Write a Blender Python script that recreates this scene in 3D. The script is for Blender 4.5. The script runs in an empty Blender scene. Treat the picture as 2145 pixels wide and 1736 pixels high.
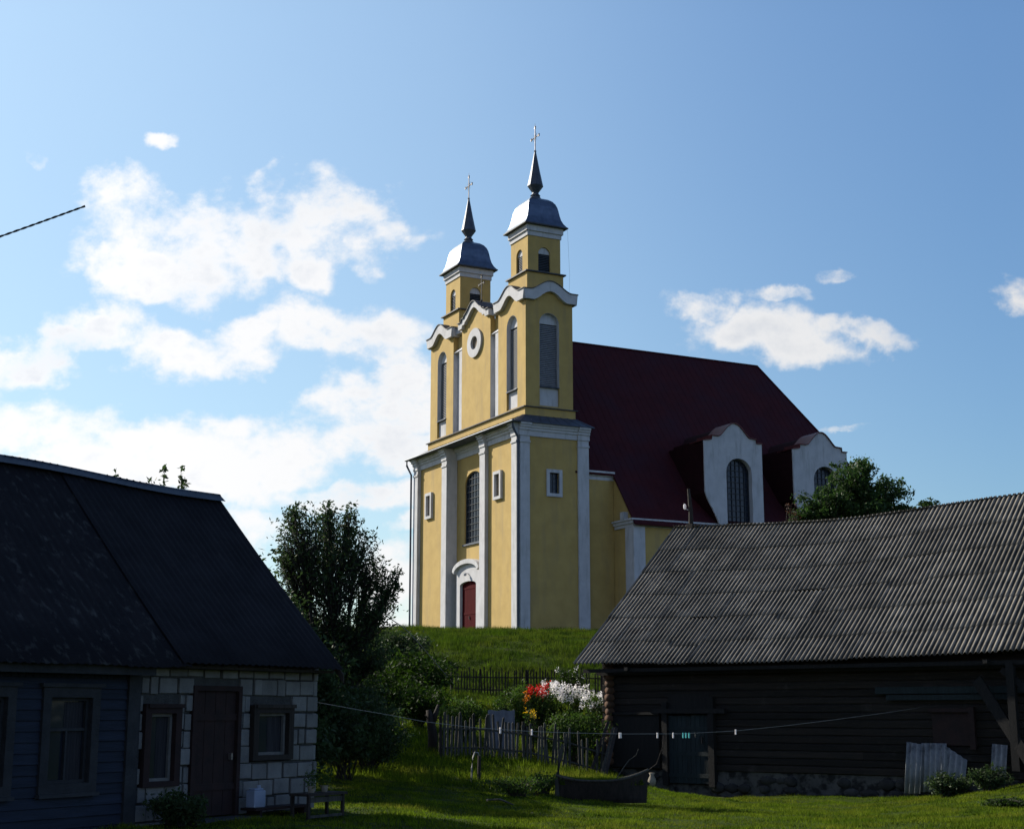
import bpy, bmesh, math, random
import numpy as np
from mathutils import Vector, Matrix
from mathutils.geometry import tessellate_polygon
R = math.radians
PI = math.pi
random.seed(7)
rng = np.random.default_rng(11)
scene = bpy.context.scene
col = scene.collection

# ------------------------------------------------------------------ camera
EYE = 1.7
PITCH = 0.2
cd = bpy.data.cameras.new('camera')
cam = bpy.data.objects.new('camera', cd)
col.objects.link(cam)
cam.location = (0, 0, EYE)
cam.rotation_euler = (PI / 2 + PITCH, 0, 0)
cd.sensor_width = 36
cd.lens = 36 * 3500.8 / 2456
cd.clip_start = 0.1
cd.clip_end = 9000
scene.camera = cam

# ------------------------------------------------------------------ exposure, sun and sky
SUN_AZ, SUN_EL = -54.5, 31.0          # degrees; azimuth measured from +Y towards +X
EXPOSURE = 2.0
vs = scene.view_settings
vs.view_transform = 'Standard'
vs.look = 'None'
vs.exposure = EXPOSURE
vs.gamma = 1
vs.use_curve_mapping = False
scene.cycles.max_bounces = 6
scene.cycles.transparent_max_bounces = 8

sd = bpy.data.lights.new('sun', 'SUN')
sd.energy = 2.0
sd.angle = R(0.5)
sd.color = (1.0, 0.93, 0.80)
so = bpy.data.objects.new('sun', sd)
col.objects.link(so)
sdir = Vector((math.sin(R(SUN_AZ)) * math.cos(R(SUN_EL)), math.cos(R(SUN_AZ)) * math.cos(R(SUN_EL)), math.sin(R(SUN_EL))))
so.rotation_euler = sdir.to_track_quat('Z', 'Y').to_euler()
so.location = sdir * 300

world = bpy.data.worlds.new('World')
scene.world = world
world.use_nodes = True
wn = world.node_tree
wn.nodes.clear()

def build_sky():
    N, L = wn.nodes, wn.links
    def nd(t, **k):
        n = N.new(t)
        for a, b in k.items(): setattr(n, a, b)
        return n
    def mth(op, a, b=None, clamp=False):
        n = nd('ShaderNodeMath', operation=op, use_clamp=clamp)
        for i, v in enumerate((a, b)):
            if v is None: continue
            if isinstance(v, (int, float)): n.inputs[i].default_value = v
            else: L.new(v, n.inputs[i])
        return n.outputs[0]
    out = nd('ShaderNodeOutputWorld'); bg = nd('ShaderNodeBackground')
    bg.inputs['Strength'].default_value = SKY
    sky = nd('ShaderNodeTexSky', sky_type='NISHITA')
    sky.sun_disc = False
    sky.sun_elevation = R(SUN_EL)
    sky.sun_rotation = R(SUN_AZ)
    sky.air_density = 1.0; sky.dust_density = 0.6; sky.ozone_density = 1.2; sky.altitude = 200
    tc = nd('ShaderNodeTexCoord'); sep = nd('ShaderNodeSeparateXYZ')
    L.new(tc.outputs['Generated'], sep.inputs[0])
    x, y, z = sep.outputs
    ys = mth('MAXIMUM', y, 0.05)
    p1, p2 = mth('DIVIDE', x, ys), mth('DIVIDE', z, ys)
    comb = nd('ShaderNodeCombineXYZ'); L.new(p1, comb.inputs[0]); L.new(p2, comb.inputs[1])
    def noise(scale, detail, rough, off=0., dist=0.):
        m = nd('ShaderNodeMapping'); m.inputs['Location'].default_value = (off, off * .7, off)
        m.inputs['Scale'].default_value = (1, 1.25, 1)
        L.new(comb.outputs[0], m.inputs[0])
        n = nd('ShaderNodeTexNoise'); n.inputs['Scale'].default_value = scale
        n.inputs['Detail'].default_value = detail; n.inputs['Roughness'].default_value = rough
        n.inputs['Distortion'].default_value = dist
        L.new(m.outputs[0], n.inputs['Vector']); return n.outputs['Fac']
    big = noise(9, 8, .62, 3.1, .15); fine = noise(34, 6, .6, 8.2); wisp = noise(5, 7, .7, 1.7, .6)
    # clouds: centre and radii as tangents of azimuth and elevation; angle; strength
    def warp(src, scale, amt, off):
        m = nd('ShaderNodeMapping'); m.inputs['Location'].default_value = (off, off, 0); L.new(src, m.inputs[0])
        n = nd('ShaderNodeTexNoise'); n.inputs['Scale'].default_value = scale; n.inputs['Detail'].default_value = 5; n.inputs['Roughness'].default_value = .55
        L.new(m.outputs[0], n.inputs['Vector'])
        a = nd('ShaderNodeVectorMath', operation='SUBTRACT'); L.new(n.outputs['Color'], a.inputs[0]); a.inputs[1].default_value = (.5, .5, .5)
        b = nd('ShaderNodeVectorMath', operation='SCALE'); L.new(a.outputs[0], b.inputs[0]); b.inputs['Scale'].default_value = amt
        c = nd('ShaderNodeVectorMath', operation='ADD'); L.new(src, c.inputs[0]); L.new(b.outputs[0], c.inputs[1]); return c.outputs[0]
    warped = warp(comb.outputs[0], 16, .060, 4.4)
    dens = None
    for (cx, cz, rx, rz, an, st) in CLOUDS:
        m = nd('ShaderNodeMapping', vector_type='TEXTURE')
        m.inputs['Location'].default_value = (cx, cz, 0); m.inputs['Rotation'].default_value = (0, 0, R(an))
        m.inputs['Scale'].default_value = (rx, rz, 1)
        L.new(warped, m.inputs[0])
        ln = nd('ShaderNodeVectorMath', operation='LENGTH'); L.new(m.outputs[0], ln.inputs[0])
        d = mth('MULTIPLY', mth('SUBTRACT', 1.0, ln.outputs['Value']), 1.45)
        d = mth('MINIMUM', d, 0.72)
        d = mth('ADD', d, st)
        dens = d if dens is None else mth('MAXIMUM', dens, d)
    t = mth('ADD', mth('MULTIPLY', mth('SUBTRACT', big, .5), 3.4), mth('MULTIPLY', mth('SUBTRACT', fine, .5), 1.9))
    dn = mth('ADD', dens, t)
    mr = nd('ShaderNodeMapRange', interpolation_type='SMOOTHSTEP')
    mr.inputs['From Min'].default_value = 0.0; mr.inputs['From Max'].default_value = 0.92
    L.new(dn, mr.inputs['Value'])
    cov = mr.outputs[0]
    cov = mth('MULTIPLY', cov, 0.98)
    # faint high haze to the left, thinning to the right and up
    hz = nd('ShaderNodeMapRange', interpolation_type='SMOOTHSTEP')
    hz.inputs['From Min'].default_value = .22; hz.inputs['From Max'].default_value = -.5
    hz.inputs['To Min'].default_value = 0; hz.inputs['To Max'].default_value = 0.42
    L.new(p1, hz.inputs['Value'])
    hzv = mth('MULTIPLY', hz.outputs[0], mth('ADD', mth('MULTIPLY', wisp, .5), .75))
    front = mth('GREATER_THAN', y, 0.05)
    hzv = mth('MULTIPLY', hzv, front); cov = mth('MULTIPLY', cov, front)
    # cloud colour: bright tops, soft grey where thick
    sh = nd('ShaderNodeMapRange', interpolation_type='SMOOTHSTEP')
    sh.inputs['From Min'].default_value = .75; sh.inputs['From Max'].default_value = 1.9
    L.new(mth('ADD', dn, mth('MULTIPLY', mth('SUBTRACT', noise(8, 2, .5, 5.5), .5), 2.4)), sh.inputs['Value'])
    cc = nd('ShaderNodeMix', data_type='RGBA')
    cc.inputs[6].default_value = (CB, CB, CB * 1.01, 1); cc.inputs[7].default_value = (CB * .76, CB * .80, CB * .87, 1)
    L.new(sh.outputs[0], cc.inputs[0])
    rt = nd('ShaderNodeMapRange'); rt.inputs['From Min'].default_value = -.3; rt.inputs['From Max'].default_value = .35
    rt.inputs['To Min'].default_value = 1.05; rt.inputs['To Max'].default_value = .80
    L.new(p1, rt.inputs['Value'])
    cs = nd('ShaderNodeVectorMath', operation='SCALE'); L.new(cc.outputs[2], cs.inputs[0]); L.new(rt.outputs[0], cs.inputs['Scale'])
    tint = nd('ShaderNodeMix', data_type='RGBA', blend_type='MULTIPLY'); tint.inputs[0].default_value = 1
    tint.inputs[7].default_value = SKYTINT
    L.new(sky.outputs[0], tint.inputs[6])
    # the blue deepens away from the sun and holds its depth down to the horizon
    g1 = nd('ShaderNodeMapRange'); g1.inputs['From Min'].default_value = -.05; g1.inputs['From Max'].default_value = .34; L.new(p1, g1.inputs['Value'])
    g2 = nd('ShaderNodeMix', data_type='RGBA'); L.new(g1.outputs[0], g2.inputs[0]); g2.inputs[6].default_value = (.96, .90, .89, 1); g2.inputs[7].default_value = (.66, .73, .84, 1)
    g3 = nd('ShaderNodeMapRange'); g3.inputs['From Min'].default_value = .08; g3.inputs['From Max'].default_value = .5
    g3.inputs['To Min'].default_value = .74; g3.inputs['To Max'].default_value = 1; L.new(p2, g3.inputs['Value'])
    g4 = nd('ShaderNodeVectorMath', operation='SCALE'); L.new(g2.outputs[2], g4.inputs[0]); L.new(g3.outputs[0], g4.inputs['Scale'])
    g5 = nd('ShaderNodeVectorMath', operation='MULTIPLY'); L.new(tint.outputs[2], g5.inputs[0]); L.new(g4.outputs[0], g5.inputs[1])
    m1 = nd('ShaderNodeMix', data_type='RGBA'); L.new(hzv, m1.inputs[0]); L.new(g5.outputs[0], m1.inputs[6])
    m1.inputs[7].default_value = (CB * .55, CB * .80, CB * 1.0, 1)
    m2 = nd('ShaderNodeMix', data_type='RGBA'); L.new(cov, m2.inputs[0]); L.new(m1.outputs[2], m2.inputs[6]); L.new(cs.outputs[0], m2.inputs[7])
    # sky behind the viewer is tinted slightly warm to colour the shaded faces
    bk = nd('ShaderNodeMapRange', interpolation_type='SMOOTHSTEP')
    bk.inputs['From Min'].default_value = -.15; bk.inputs['From Max'].default_value = .7
    bk.inputs['To Min'].default_value = 0; bk.inputs['To Max'].default_value = 1
    L.new(y, bk.inputs['Value'])
    bt = nd('ShaderNodeMix', data_type='RGBA'); L.new(bk.outputs[0], bt.inputs[0]); bt.inputs[6].default_value = (1.0, .86, .92, 1); bt.inputs[7].default_value = (1, 1, 1, 1)
    fin = nd('ShaderNodeVectorMath', operation='MULTIPLY'); L.new(m2.outputs[2], fin.inputs[0]); L.new(bt.outputs[2], fin.inputs[1])
    L.new(fin.outputs[0], bg.inputs['Color']); L.new(bg.outputs[0], out.inputs[0])

SKY = 0.0575
CB = 4.3
SKYTINT = (.70, .80, .80, 1)

def skyp(px, py):   # photo direction -> tangents
    a = (px - 1072.5) / 3057.6; b = (868 - py) / 3057.6
    y = math.cos(PITCH) - b * math.sin(PITCH); z = math.sin(PITCH) + b * math.cos(PITCH)
    return a / y, z / y
CLOUDS = []
for px, py, rx, ry, an, st in [
    (400, 500, 260, 125, 8, .0), (330, 430, 210, 85, 5, 0), (560, 375, 75, 75, -50, 0), (600, 460, 110, 95, -30, 0), (270, 395, 150, 55, 10, -.05), (210, 550, 80, 45, 0, -.1), (330, 590, 90, 40, 0, -.1), (560, 500, 130, 80, 30, -.05),
    (640, 470, 130, 120, -30, 0), (760, 470, 130, 75, -10, -.02), (590, 360, 80, 45, -40, -.1), (660, 570, 70, 50, 0, -.05),
    (350, 289, 50, 19, 5, -.12), (82, 335, 50, 32, -35, -.25),
    (430, 735, 190, 50, 0, .05), (160, 715, 160, 50, 0, .03), (70, 750, 160, 60, 5, 0), (260, 690, 140, 65, -15, 0), (350, 755, 110, 60, 0, 0), (520, 700, 120, 45, 10, -.05), (700, 705, 200, 75, -8, 0), (810, 750, 90, 40, -20, -.05),
    (700, 890, 280, 90, 12, 0), (430, 950, 380, 80, 5, .02), (80, 900, 210, 85, -10, 0), (850, 790, 80, 50, 20, -.05), (300, 990, 420, 50, 0, 0), (860, 930, 150, 50, 10, -.05),
    (720, 1035, 220, 36, 0, -.08), (560, 1120, 90, 60, -35, .05), (850, 1250, 110, 120, 0, 0), (640, 1060, 60, 30, 0, -.1), (860, 1080, 60, 25, 20, -.2),
    (1470, 622, 100, 42, -12, -.02), (1590, 690, 190, 62, -6, 0), (1800, 690, 150, 36, -8, -.12), (1640, 625, 90, 24, -4, -.2), (1750, 588, 80, 24, 0, -.36),
    (2150, 625, 80, 50, -20, -.25), (1800, 905, 110, 14, 0, -.4)]:
    cx, cz = skyp(px, py)
    CLOUDS.append((cx, cz, rx / 3057.6 * 1.12, ry / 3057.6 * 1.18, an, st))
build_sky()

# ------------------------------------------------------------------ helpers
def ray(px, py):
    a = (px - 1072.5) / 3057.6; b = (868 - py) / 3057.6
    return Vector((a, math.cos(PITCH) - b * math.sin(PITCH), math.sin(PITCH) + b * math.cos(PITCH)))
def at(px, py, Y):                     # survey helper: bearing from the viewpoint and distance -> world point
    r = ray(px, py)
    return Vector((0, 0, EYE)) + r * (Y / r.y)

def tag(o, label=None, cat=None, group=None, kind=None):
    if label: o['label'] = label
    if cat: o['category'] = cat
    if group: o['group'] = group
    if kind: o['kind'] = kind
    return o
def empty(name, loc, rz=0, label=None, cat=None, group=None):
    o = bpy.data.objects.new(name, None)
    col.objects.link(o)
    o.empty_display_size = .3
    o.location = loc
    o.rotation_euler = (0, 0, rz)
    return tag(o, label, cat, group)
def copy_tree(o, parent=None):
    c = o.copy()
    col.objects.link(c)
    if parent: c.parent = parent
    for ch in o.children: copy_tree(ch, c)
    return c

class MB:
    def __init__(s): s.v = []; s.f = []
    def add(s, vs, fs):
        n = len(s.v); s.v += [tuple(p) for p in vs]; s.f += [tuple(n + i for i in f) for f in fs]; return s
    def box(s, x0, x1, y0, y1, z0, z1):
        if x0 > x1: x0, x1 = x1, x0
        if y0 > y1: y0, y1 = y1, y0
        return s.add([(x0, y0, z0), (x1, y0, z0), (x1, y1, z0), (x0, y1, z0), (x0, y0, z1), (x1, y0, z1), (x1, y1, z1), (x0, y1, z1)],
                     [(0, 3, 2, 1), (4, 5, 6, 7), (0, 1, 5, 4), (1, 2, 6, 5), (2, 3, 7, 6), (3, 0, 4, 7)])
    def plate(s, outer, holes, axis, d0, d1, flip=False):
        """flat slab with openings: loops are (a,b); axis 'x': (d,a,b); axis 'y': (a,d,b); axis 'z': (a,b,d)"""
        mp = {'x': lambda a, b, d: (d, a, b), 'y': lambda a, b, d: (a, d, b), 'z': lambda a, b, d: (a, b, d)}[axis]
        loops = [outer] + list(holes)
        flat = [p for l in loops for p in l]
        tri = tessellate_polygon([[Vector((p[0], p[1], 0)) for p in l] for l in loops])
        n = len(flat)
        vs = [mp(a, b, d0) for a, b in flat] + [mp(a, b, d1) for a, b in flat]
        fs = [t for t in tri] + [tuple(i + n for i in reversed(t)) for t in tri]
        k = 0
        for l in loops:
            m = len(l)
            for i in range(m):
                j = (i + 1) % m
                fs.append((k + i, k + j, k + j + n, k + i + n))
            k += m
        return s.add(vs, fs)
    def tube(s, pts, rad, n=8, cap=True):
        pts = [Vector(p) for p in pts]
        if not hasattr(rad, '__len__'): rad = [rad] * len(pts)
        vs = []; up = Vector((0, 0, 1))
        for i, p in enumerate(pts):
            d = (pts[min(i + 1, len(pts) - 1)] - pts[max(i - 1, 0)])
            d = d.normalized() if d.length > 1e-9 else Vector((0, 0, 1))
            a = d.cross(up)
            if a.length < .05: a = d.cross(Vector((1, 0, 0)))
            a.normalize(); b = a.cross(d)
            for k in range(n):
                t = 2 * PI * k / n
                vs.append(p + (a * math.cos(t) + b * math.sin(t)) * rad[i])
        fs = []
        for i in range(len(pts) - 1):
            for k in range(n):
                q = (k + 1) % n
                fs.append((i * n + k, i * n + q, (i + 1) * n + q, (i + 1) * n + k))
        if cap:
            fs.append(tuple(range(n))); fs.append(tuple(reversed([(len(pts) - 1) * n + k for k in range(n)])))
        return s.add(vs, fs)
    def lathe(s, prof, cx=0, cy=0, n=16, rot=0):
        vs = [(cx + r * math.cos(2 * PI * k / n + rot), cy + r * math.sin(2 * PI * k / n + rot), z) for r, z in prof for k in range(n)]
        fs = []
        for i in range(len(prof) - 1):
            for k in range(n):
                q = (k + 1) % n
                fs.append((i * n + k, i * n + q, (i + 1) * n + q, (i + 1) * n + k))
        fs.append(tuple(reversed(range(n)))); fs.append(tuple((len(prof) - 1) * n + k for k in range(n)))
        return s.add(vs, fs)
    def build(s, name, m, parent=None, smooth=False, bevel=0, shift=(0, 0, 0)):
        me = bpy.data.meshes.new(name)
        v = [(p[0] + shift[0], p[1] + shift[1], p[2] + shift[2]) for p in s.v]
        me.from_pydata(v, [], s.f)
        bm = bmesh.new(); bm.from_mesh(me)
        bmesh.ops.recalc_face_normals(bm, faces=bm.faces)
        bm.to_mesh(me); bm.free()
        me.materials.append(m)
        if smooth: me.polygons.foreach_set('use_smooth', [True] * len(me.polygons))
        o = bpy.data.objects.new(name, me)
        col.objects.link(o)
        if parent: o.parent = parent
        if bevel:
            b = o.modifiers.new('bevel', 'BEVEL'); b.width = bevel; b.segments = 2; b.limit_method = 'ANGLE'; b.angle_limit = R(40)
        return o

def raw(name, verts, faces_k, m, parent=None, smooth=False):
    """fast mesh from an (n,3) array whose consecutive faces_k vertices are one face"""
    n = len(verts); nf = n // faces_k
    me = bpy.data.meshes.new(name)
    me.vertices.add(n); me.vertices.foreach_set('co', np.asarray(verts, np.float32).ravel())
    me.loops.add(n); me.loops.foreach_set('vertex_index', np.arange(n, dtype=np.int32))
    me.polygons.add(nf)
    me.polygons.foreach_set('loop_start', np.arange(0, n, faces_k, dtype=np.int32))
    me.polygons.foreach_set('loop_total', np.full(nf, faces_k, dtype=np.int32))
    me.update(calc_edges=True)
    me.materials.append(m)
    o = bpy.data.objects.new(name, me); col.objects.link(o)
    if parent: o.parent = parent
    return o

# ------------------------------------------------------------------ materials
def mat(name, c1, c2=None, scale=3., rough=.8, bump=0., bscale=40., metal=0., spec=.3, stretch=(1, 1, 1), detail=6, contrast=(.35, .65),
        c3=None, s3=1., t3=(.6, .7), trans=0., island=0., coat=0., st3=(1, 1, 1)):
    m = bpy.data.materials.new(name); m.use_nodes = True
    nt = m.node_tree; N, L = nt.nodes, nt.links
    b = N['Principled BSDF']
    b.inputs['Roughness'].default_value = rough; b.inputs['Metallic'].default_value = metal
    b.inputs['Specular IOR Level'].default_value = spec; b.inputs['Coat Weight'].default_value = coat
    tc = N.new('ShaderNodeTexCoord'); mp = N.new('ShaderNodeMapping'); mp.inputs['Scale'].default_value = stretch
    L.new(tc.outputs['Object'], mp.inputs[0])
    def noise(sc, dt=detail, vec=None):
        n = N.new('ShaderNodeTexNoise'); n.inputs['Scale'].default_value = sc; n.inputs['Detail'].default_value = dt
        n.inputs['Roughness'].default_value = .6
        L.new((vec or mp.outputs[0]), n.inputs['Vector']); return n.outputs['Fac']
    def ramp(v, lo, hi):
        r = N.new('ShaderNodeMapRange'); r.inputs['From Min'].default_value = lo; r.inputs['From Max'].default_value = hi
        L.new(v, r.inputs['Value']); return r.outputs[0]
    def mix(f, a, bb):
        x = N.new('ShaderNodeMix'); x.data_type = 'RGBA'; L.new(f, x.inputs[0])
        for i, q in ((6, a), (7, bb)):
            if isinstance(q, tuple): x.inputs[i].default_value = (*q, 1)
            else: L.new(q, x.inputs[i])
        return x.outputs[2]
    if c2 is None: c2 = tuple(q * .8 for q in c1)
    c = mix(ramp(noise(scale), *contrast), c1, c2)
    if c3:
        mp3 = N.new('ShaderNodeMapping'); mp3.inputs['Scale'].default_value = st3; L.new(tc.outputs['Object'], mp3.inputs[0])
        c = mix(ramp(noise(s3, 8, mp3.outputs[0]), *t3), c, c3)
    if island:
        g = N.new('ShaderNodeNewGeometry'); h = N.new('ShaderNodeHueSaturation')
        r = N.new('ShaderNodeMapRange'); r.inputs['To Min'].default_value = 1 - island; r.inputs['To Max'].default_value = 1 + island
        L.new(g.outputs['Random Per Island'], r.inputs['Value']); L.new(r.outputs[0], h.inputs['Value']); L.new(c, h.inputs['Color']); c = h.outputs[0]
    L.new(c, b.inputs['Base Color'])
    if bump:
        bn = N.new('ShaderNodeBump'); bn.inputs['Strength'].default_value = bump; bn.inputs['Distance'].default_value = .03
        L.new(noise(bscale, 5), bn.inputs['Height']); L.new(bn.outputs[0], b.inputs['Normal'])
    if trans:
        t = N.new('ShaderNodeBsdfTranslucent'); ms = N.new('ShaderNodeMixShader'); ms.inputs[0].default_value = trans
        hs = N.new('ShaderNodeHueSaturation'); hs.inputs['Value'].default_value = 1.5; hs.inputs['Saturation'].default_value = 1.15
        L.new(c, hs.inputs['Color']); L.new(hs.outputs[0], t.inputs['Color'])
        L.new(b.outputs[0], ms.inputs[1]); L.new(t.outputs[0], ms.inputs[2])
        L.new(ms.outputs[0], N['Material Output'].inputs[0])
    return m

M = dict(
    yellow=mat('ochre_plaster', (.46, .322, .112), (.40, .275, .093), 1.1, .9, .25, 14, c3=(.33, .24, .11), s3=.9, t3=(.50, .80), st3=(2, 2, .35)),
    white=mat('white_plaster', (.50, .50, .52), (.43, .43, .45), 1.6, .85, .2, 20, c3=(.27, .27, .265), s3=1.4, t3=(.52, .82), st3=(2.5, 2.5, .4)),
    zinc=mat('zinc_sheet', (.15, .18, .23), (.10, .125, .16), 2.5, .38, .12, 3, metal=.88, spec=.5),
    zincdark=mat('weathered_zinc', (.075, .09, .12), (.05, .06, .08), 3, .55, .2, 9, metal=.3),
    darkroof=mat('dark_sheet_metal', (.07, .07, .075), (.04, .04, .045), 6, .6, .2, 12),
    iron=mat('dark_iron', (.05, .045, .045), (.03, .03, .03), 5, .5, metal=.5),
    crossm=mat('grey_metal_cross', (.22, .19, .18), (.10, .09, .09), 6, .45, metal=.6),
    redroof=mat('dark_red_sheet_roof', (.052, .009, .012), (.040, .007, .010), 1.2, .75, .1, 4, spec=.12, c3=(.035, .011, .018), s3=.35, t3=(.45, .7)),
    reddoor=mat('dark_red_painted_wood', (.065, .0035, .006), (.045, .003, .005), 4, .8, .2, 18, spec=.04, stretch=(1, 6, .4)),
    louvre=mat('grey_louvre_slats', (.30, .31, .33), (.22, .23, .25), 5, .6),
    cheek=mat('shadow_red_cheek_sheet', (.022, .005, .007), (.016, .004, .005), 2, .8, spec=.08),  # roof red darkened, the cheeks' shade put into the colour
    inside=mat('dark_interior', (.012, .012, .014), (.008, .008, .008), 3, .9),
    brown=mat('brown_plaster_infill', (.20, .16, .12), (.15, .12, .09), 4, .9),
    copper=mat('red_sheet_coping', (.12, .03, .03), (.07, .02, .02), 3, .45, metal=.2),
    muntin=mat('dark_muntins', (.035, .04, .05), (.025, .03, .035), 5, .5),
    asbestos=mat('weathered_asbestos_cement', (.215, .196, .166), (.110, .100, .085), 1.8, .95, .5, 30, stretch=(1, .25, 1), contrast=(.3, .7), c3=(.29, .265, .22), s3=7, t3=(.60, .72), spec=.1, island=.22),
    asbdark=mat('dark_fibre_cement', (.016, .016, .020), (.010, .010, .013), 1.6, .95, .4, 18, c3=(.026, .025, .026), s3=3.5, t3=(.62, .78), spec=.1),
    asbmoss=mat('mossy_fibre_cement', (.015, .014, .017), (.009, .009, .012), 1.4, .95, .4, 18, c3=(.050, .050, .050), s3=6, t3=(.55, .72), st3=(1.3, .8, .8), spec=.1),
    ridgecap=mat('zinc_ridge_cap', (.04, .052, .075), (.025, .034, .05), 2, .5, .2, 6, metal=.4),
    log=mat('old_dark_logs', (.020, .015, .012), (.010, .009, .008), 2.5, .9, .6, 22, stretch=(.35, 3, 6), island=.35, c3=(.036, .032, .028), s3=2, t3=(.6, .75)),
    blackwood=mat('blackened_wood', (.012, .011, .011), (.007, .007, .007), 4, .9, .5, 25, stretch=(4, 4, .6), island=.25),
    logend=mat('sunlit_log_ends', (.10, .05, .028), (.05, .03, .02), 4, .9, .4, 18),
    greydoor=mat('faded_teal_planks', (.014, .024, .027), (.010, .016, .018), 3, .85, .4, 20, stretch=(6, 1, .5), island=.2),
    greywood=mat('weathered_grey_wood', (.070, .068, .058), (.033, .032, .028), 4, .9, .5, 25, stretch=(4, 4, .6), island=.3),
    darkwood=mat('dark_old_wood', (.035, .028, .024), (.018, .015, .013), 4, .9, .5, 25, stretch=(4, 4, .6), island=.25),
    stone=mat('rubble_foundation', (.040, .040, .038), (.018, .018, .018), 3, .95, .8, 9, island=.25),
    bluewood=mat('faded_blue_boards', (.014, .021, .038), (.008, .013, .024), 3, .8, .4, 14, stretch=(.5, 1, 5), island=.18),
    trimwood=mat('grey_painted_trim', (.028, .030, .034), (.016, .018, .021), 4, .8, .4, 20, island=.15),
    block=mat('white_silicate_blocks', (.17, .168, .165), (.115, .115, .115), 3, .9, .4, 25, island=.16, c3=(.08, .08, .08), s3=1.9, t3=(.66, .78)),
    mortar=mat('grey_mortar', (.055, .056, .056), (.036, .037, .037), 8, .95, .6, 30),
    palewood=mat('pale_window_frame', (.15, .145, .14), (.09, .09, .085), 5, .8),
    limewash=mat('dirty_limewashed_plinth', (.085, .083, .078), (.05, .05, .048), 1.6, .95, .6, 9, c3=(.012, .012, .012), s3=2.6, t3=(.47, .58)),
    curtain=mat('pale_curtain', (.028, .028, .032), (.014, .014, .018), 3, .9, stretch=(12, 1, .6)),
    bark=mat('bark', (.035, .030, .025), (.018, .016, .014), 8, .95, .6, 30),
    leafd=mat('dark_apple_leaves', (.040, .064, .024), (.024, .040, .015), 1.2, .6, trans=.28, island=.35, spec=.12),
    leafm=mat('maple_leaves', (.038, .070, .020), (.022, .042, .013), .8, .5, trans=.35, island=.35, spec=.12),
    leafs=mat('shrub_leaves', (.030, .054, .010), (.013, .027, .006), 1.5, .7, trans=.3, island=.35, spec=.1),
    leafg=mat('garden_leaves', (.058, .095, .022), (.028, .055, .013), 1.5, .6, trans=.35, island=.3, spec=.1),
    leafr=mat('reddish_leaves', (.07, .035, .02), (.04, .02, .015), 2, .6, trans=.3, island=.3),
    petalw=mat('white_petals', (.80, .78, .76), (.70, .68, .70), 4, .7, trans=.3),
    petalr=mat('red_petals', (.65, .02, .015), (.5, .012, .012), 4, .6, trans=.25),
    petaly=mat('yellow_petals', (.80, .55, .02), (.75, .42, .02), 4, .6, trans=.25),
    petalo=mat('orange_petals', (.75, .25, .02), (.65, .18, .02), 4, .6, trans=.25),
    wire=mat('pale_cable', (.25, .25, .24), (.18, .18, .18), 4, .6),
    darkwire=mat('black_cable', (.03, .03, .03), (.015, .015, .015), 4, .5),
    plasticw=mat('white_plastic', (.25, .29, .38), (.20, .24, .32), 3, .45),
    plastict=mat('turquoise_plastic', (.12, .55, .52), (.1, .45, .43), 3, .4),
    clay=mat('pale_clay', (.30, .26, .20), (.16, .14, .11), 8, .8, .3, 20),
    soil=mat('dark_soil', (.04, .033, .026), (.025, .02, .017), 4, .95, .6, 14),
    papersheet=mat('faded_grey_sheet', (.16, .17, .20), (.11, .12, .14), 3, .8, .3, 6),
    rustbox=mat('reddish_brown_wood', (.026, .013, .012), (.016, .009, .009), 4, .85, .3, 14),
)
def valley_shade(m, pitch, amt):  # darkens the corrugation troughs: their shade put into the base colour
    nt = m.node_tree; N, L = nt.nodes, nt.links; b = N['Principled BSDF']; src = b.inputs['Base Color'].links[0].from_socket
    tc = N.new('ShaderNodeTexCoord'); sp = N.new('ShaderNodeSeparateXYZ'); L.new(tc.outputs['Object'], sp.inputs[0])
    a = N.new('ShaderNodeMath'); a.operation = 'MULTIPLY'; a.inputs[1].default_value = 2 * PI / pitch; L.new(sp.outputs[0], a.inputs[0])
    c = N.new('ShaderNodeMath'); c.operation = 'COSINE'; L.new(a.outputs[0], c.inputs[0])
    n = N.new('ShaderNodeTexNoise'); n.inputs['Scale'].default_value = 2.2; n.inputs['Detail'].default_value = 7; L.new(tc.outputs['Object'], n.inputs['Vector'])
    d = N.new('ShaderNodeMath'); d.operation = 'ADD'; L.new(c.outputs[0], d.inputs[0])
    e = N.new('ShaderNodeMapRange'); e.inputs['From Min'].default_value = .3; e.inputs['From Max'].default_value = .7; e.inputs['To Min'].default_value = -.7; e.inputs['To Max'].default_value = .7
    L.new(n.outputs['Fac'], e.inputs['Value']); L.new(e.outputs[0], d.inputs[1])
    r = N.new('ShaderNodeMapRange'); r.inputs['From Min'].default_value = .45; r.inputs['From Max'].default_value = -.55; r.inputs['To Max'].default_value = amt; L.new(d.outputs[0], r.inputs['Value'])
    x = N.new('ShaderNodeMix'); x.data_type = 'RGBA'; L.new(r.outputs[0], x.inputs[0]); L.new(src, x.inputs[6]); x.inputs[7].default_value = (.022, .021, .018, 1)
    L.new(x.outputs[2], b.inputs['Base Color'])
valley_shade(M['asbestos'], .15, .85)
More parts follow.
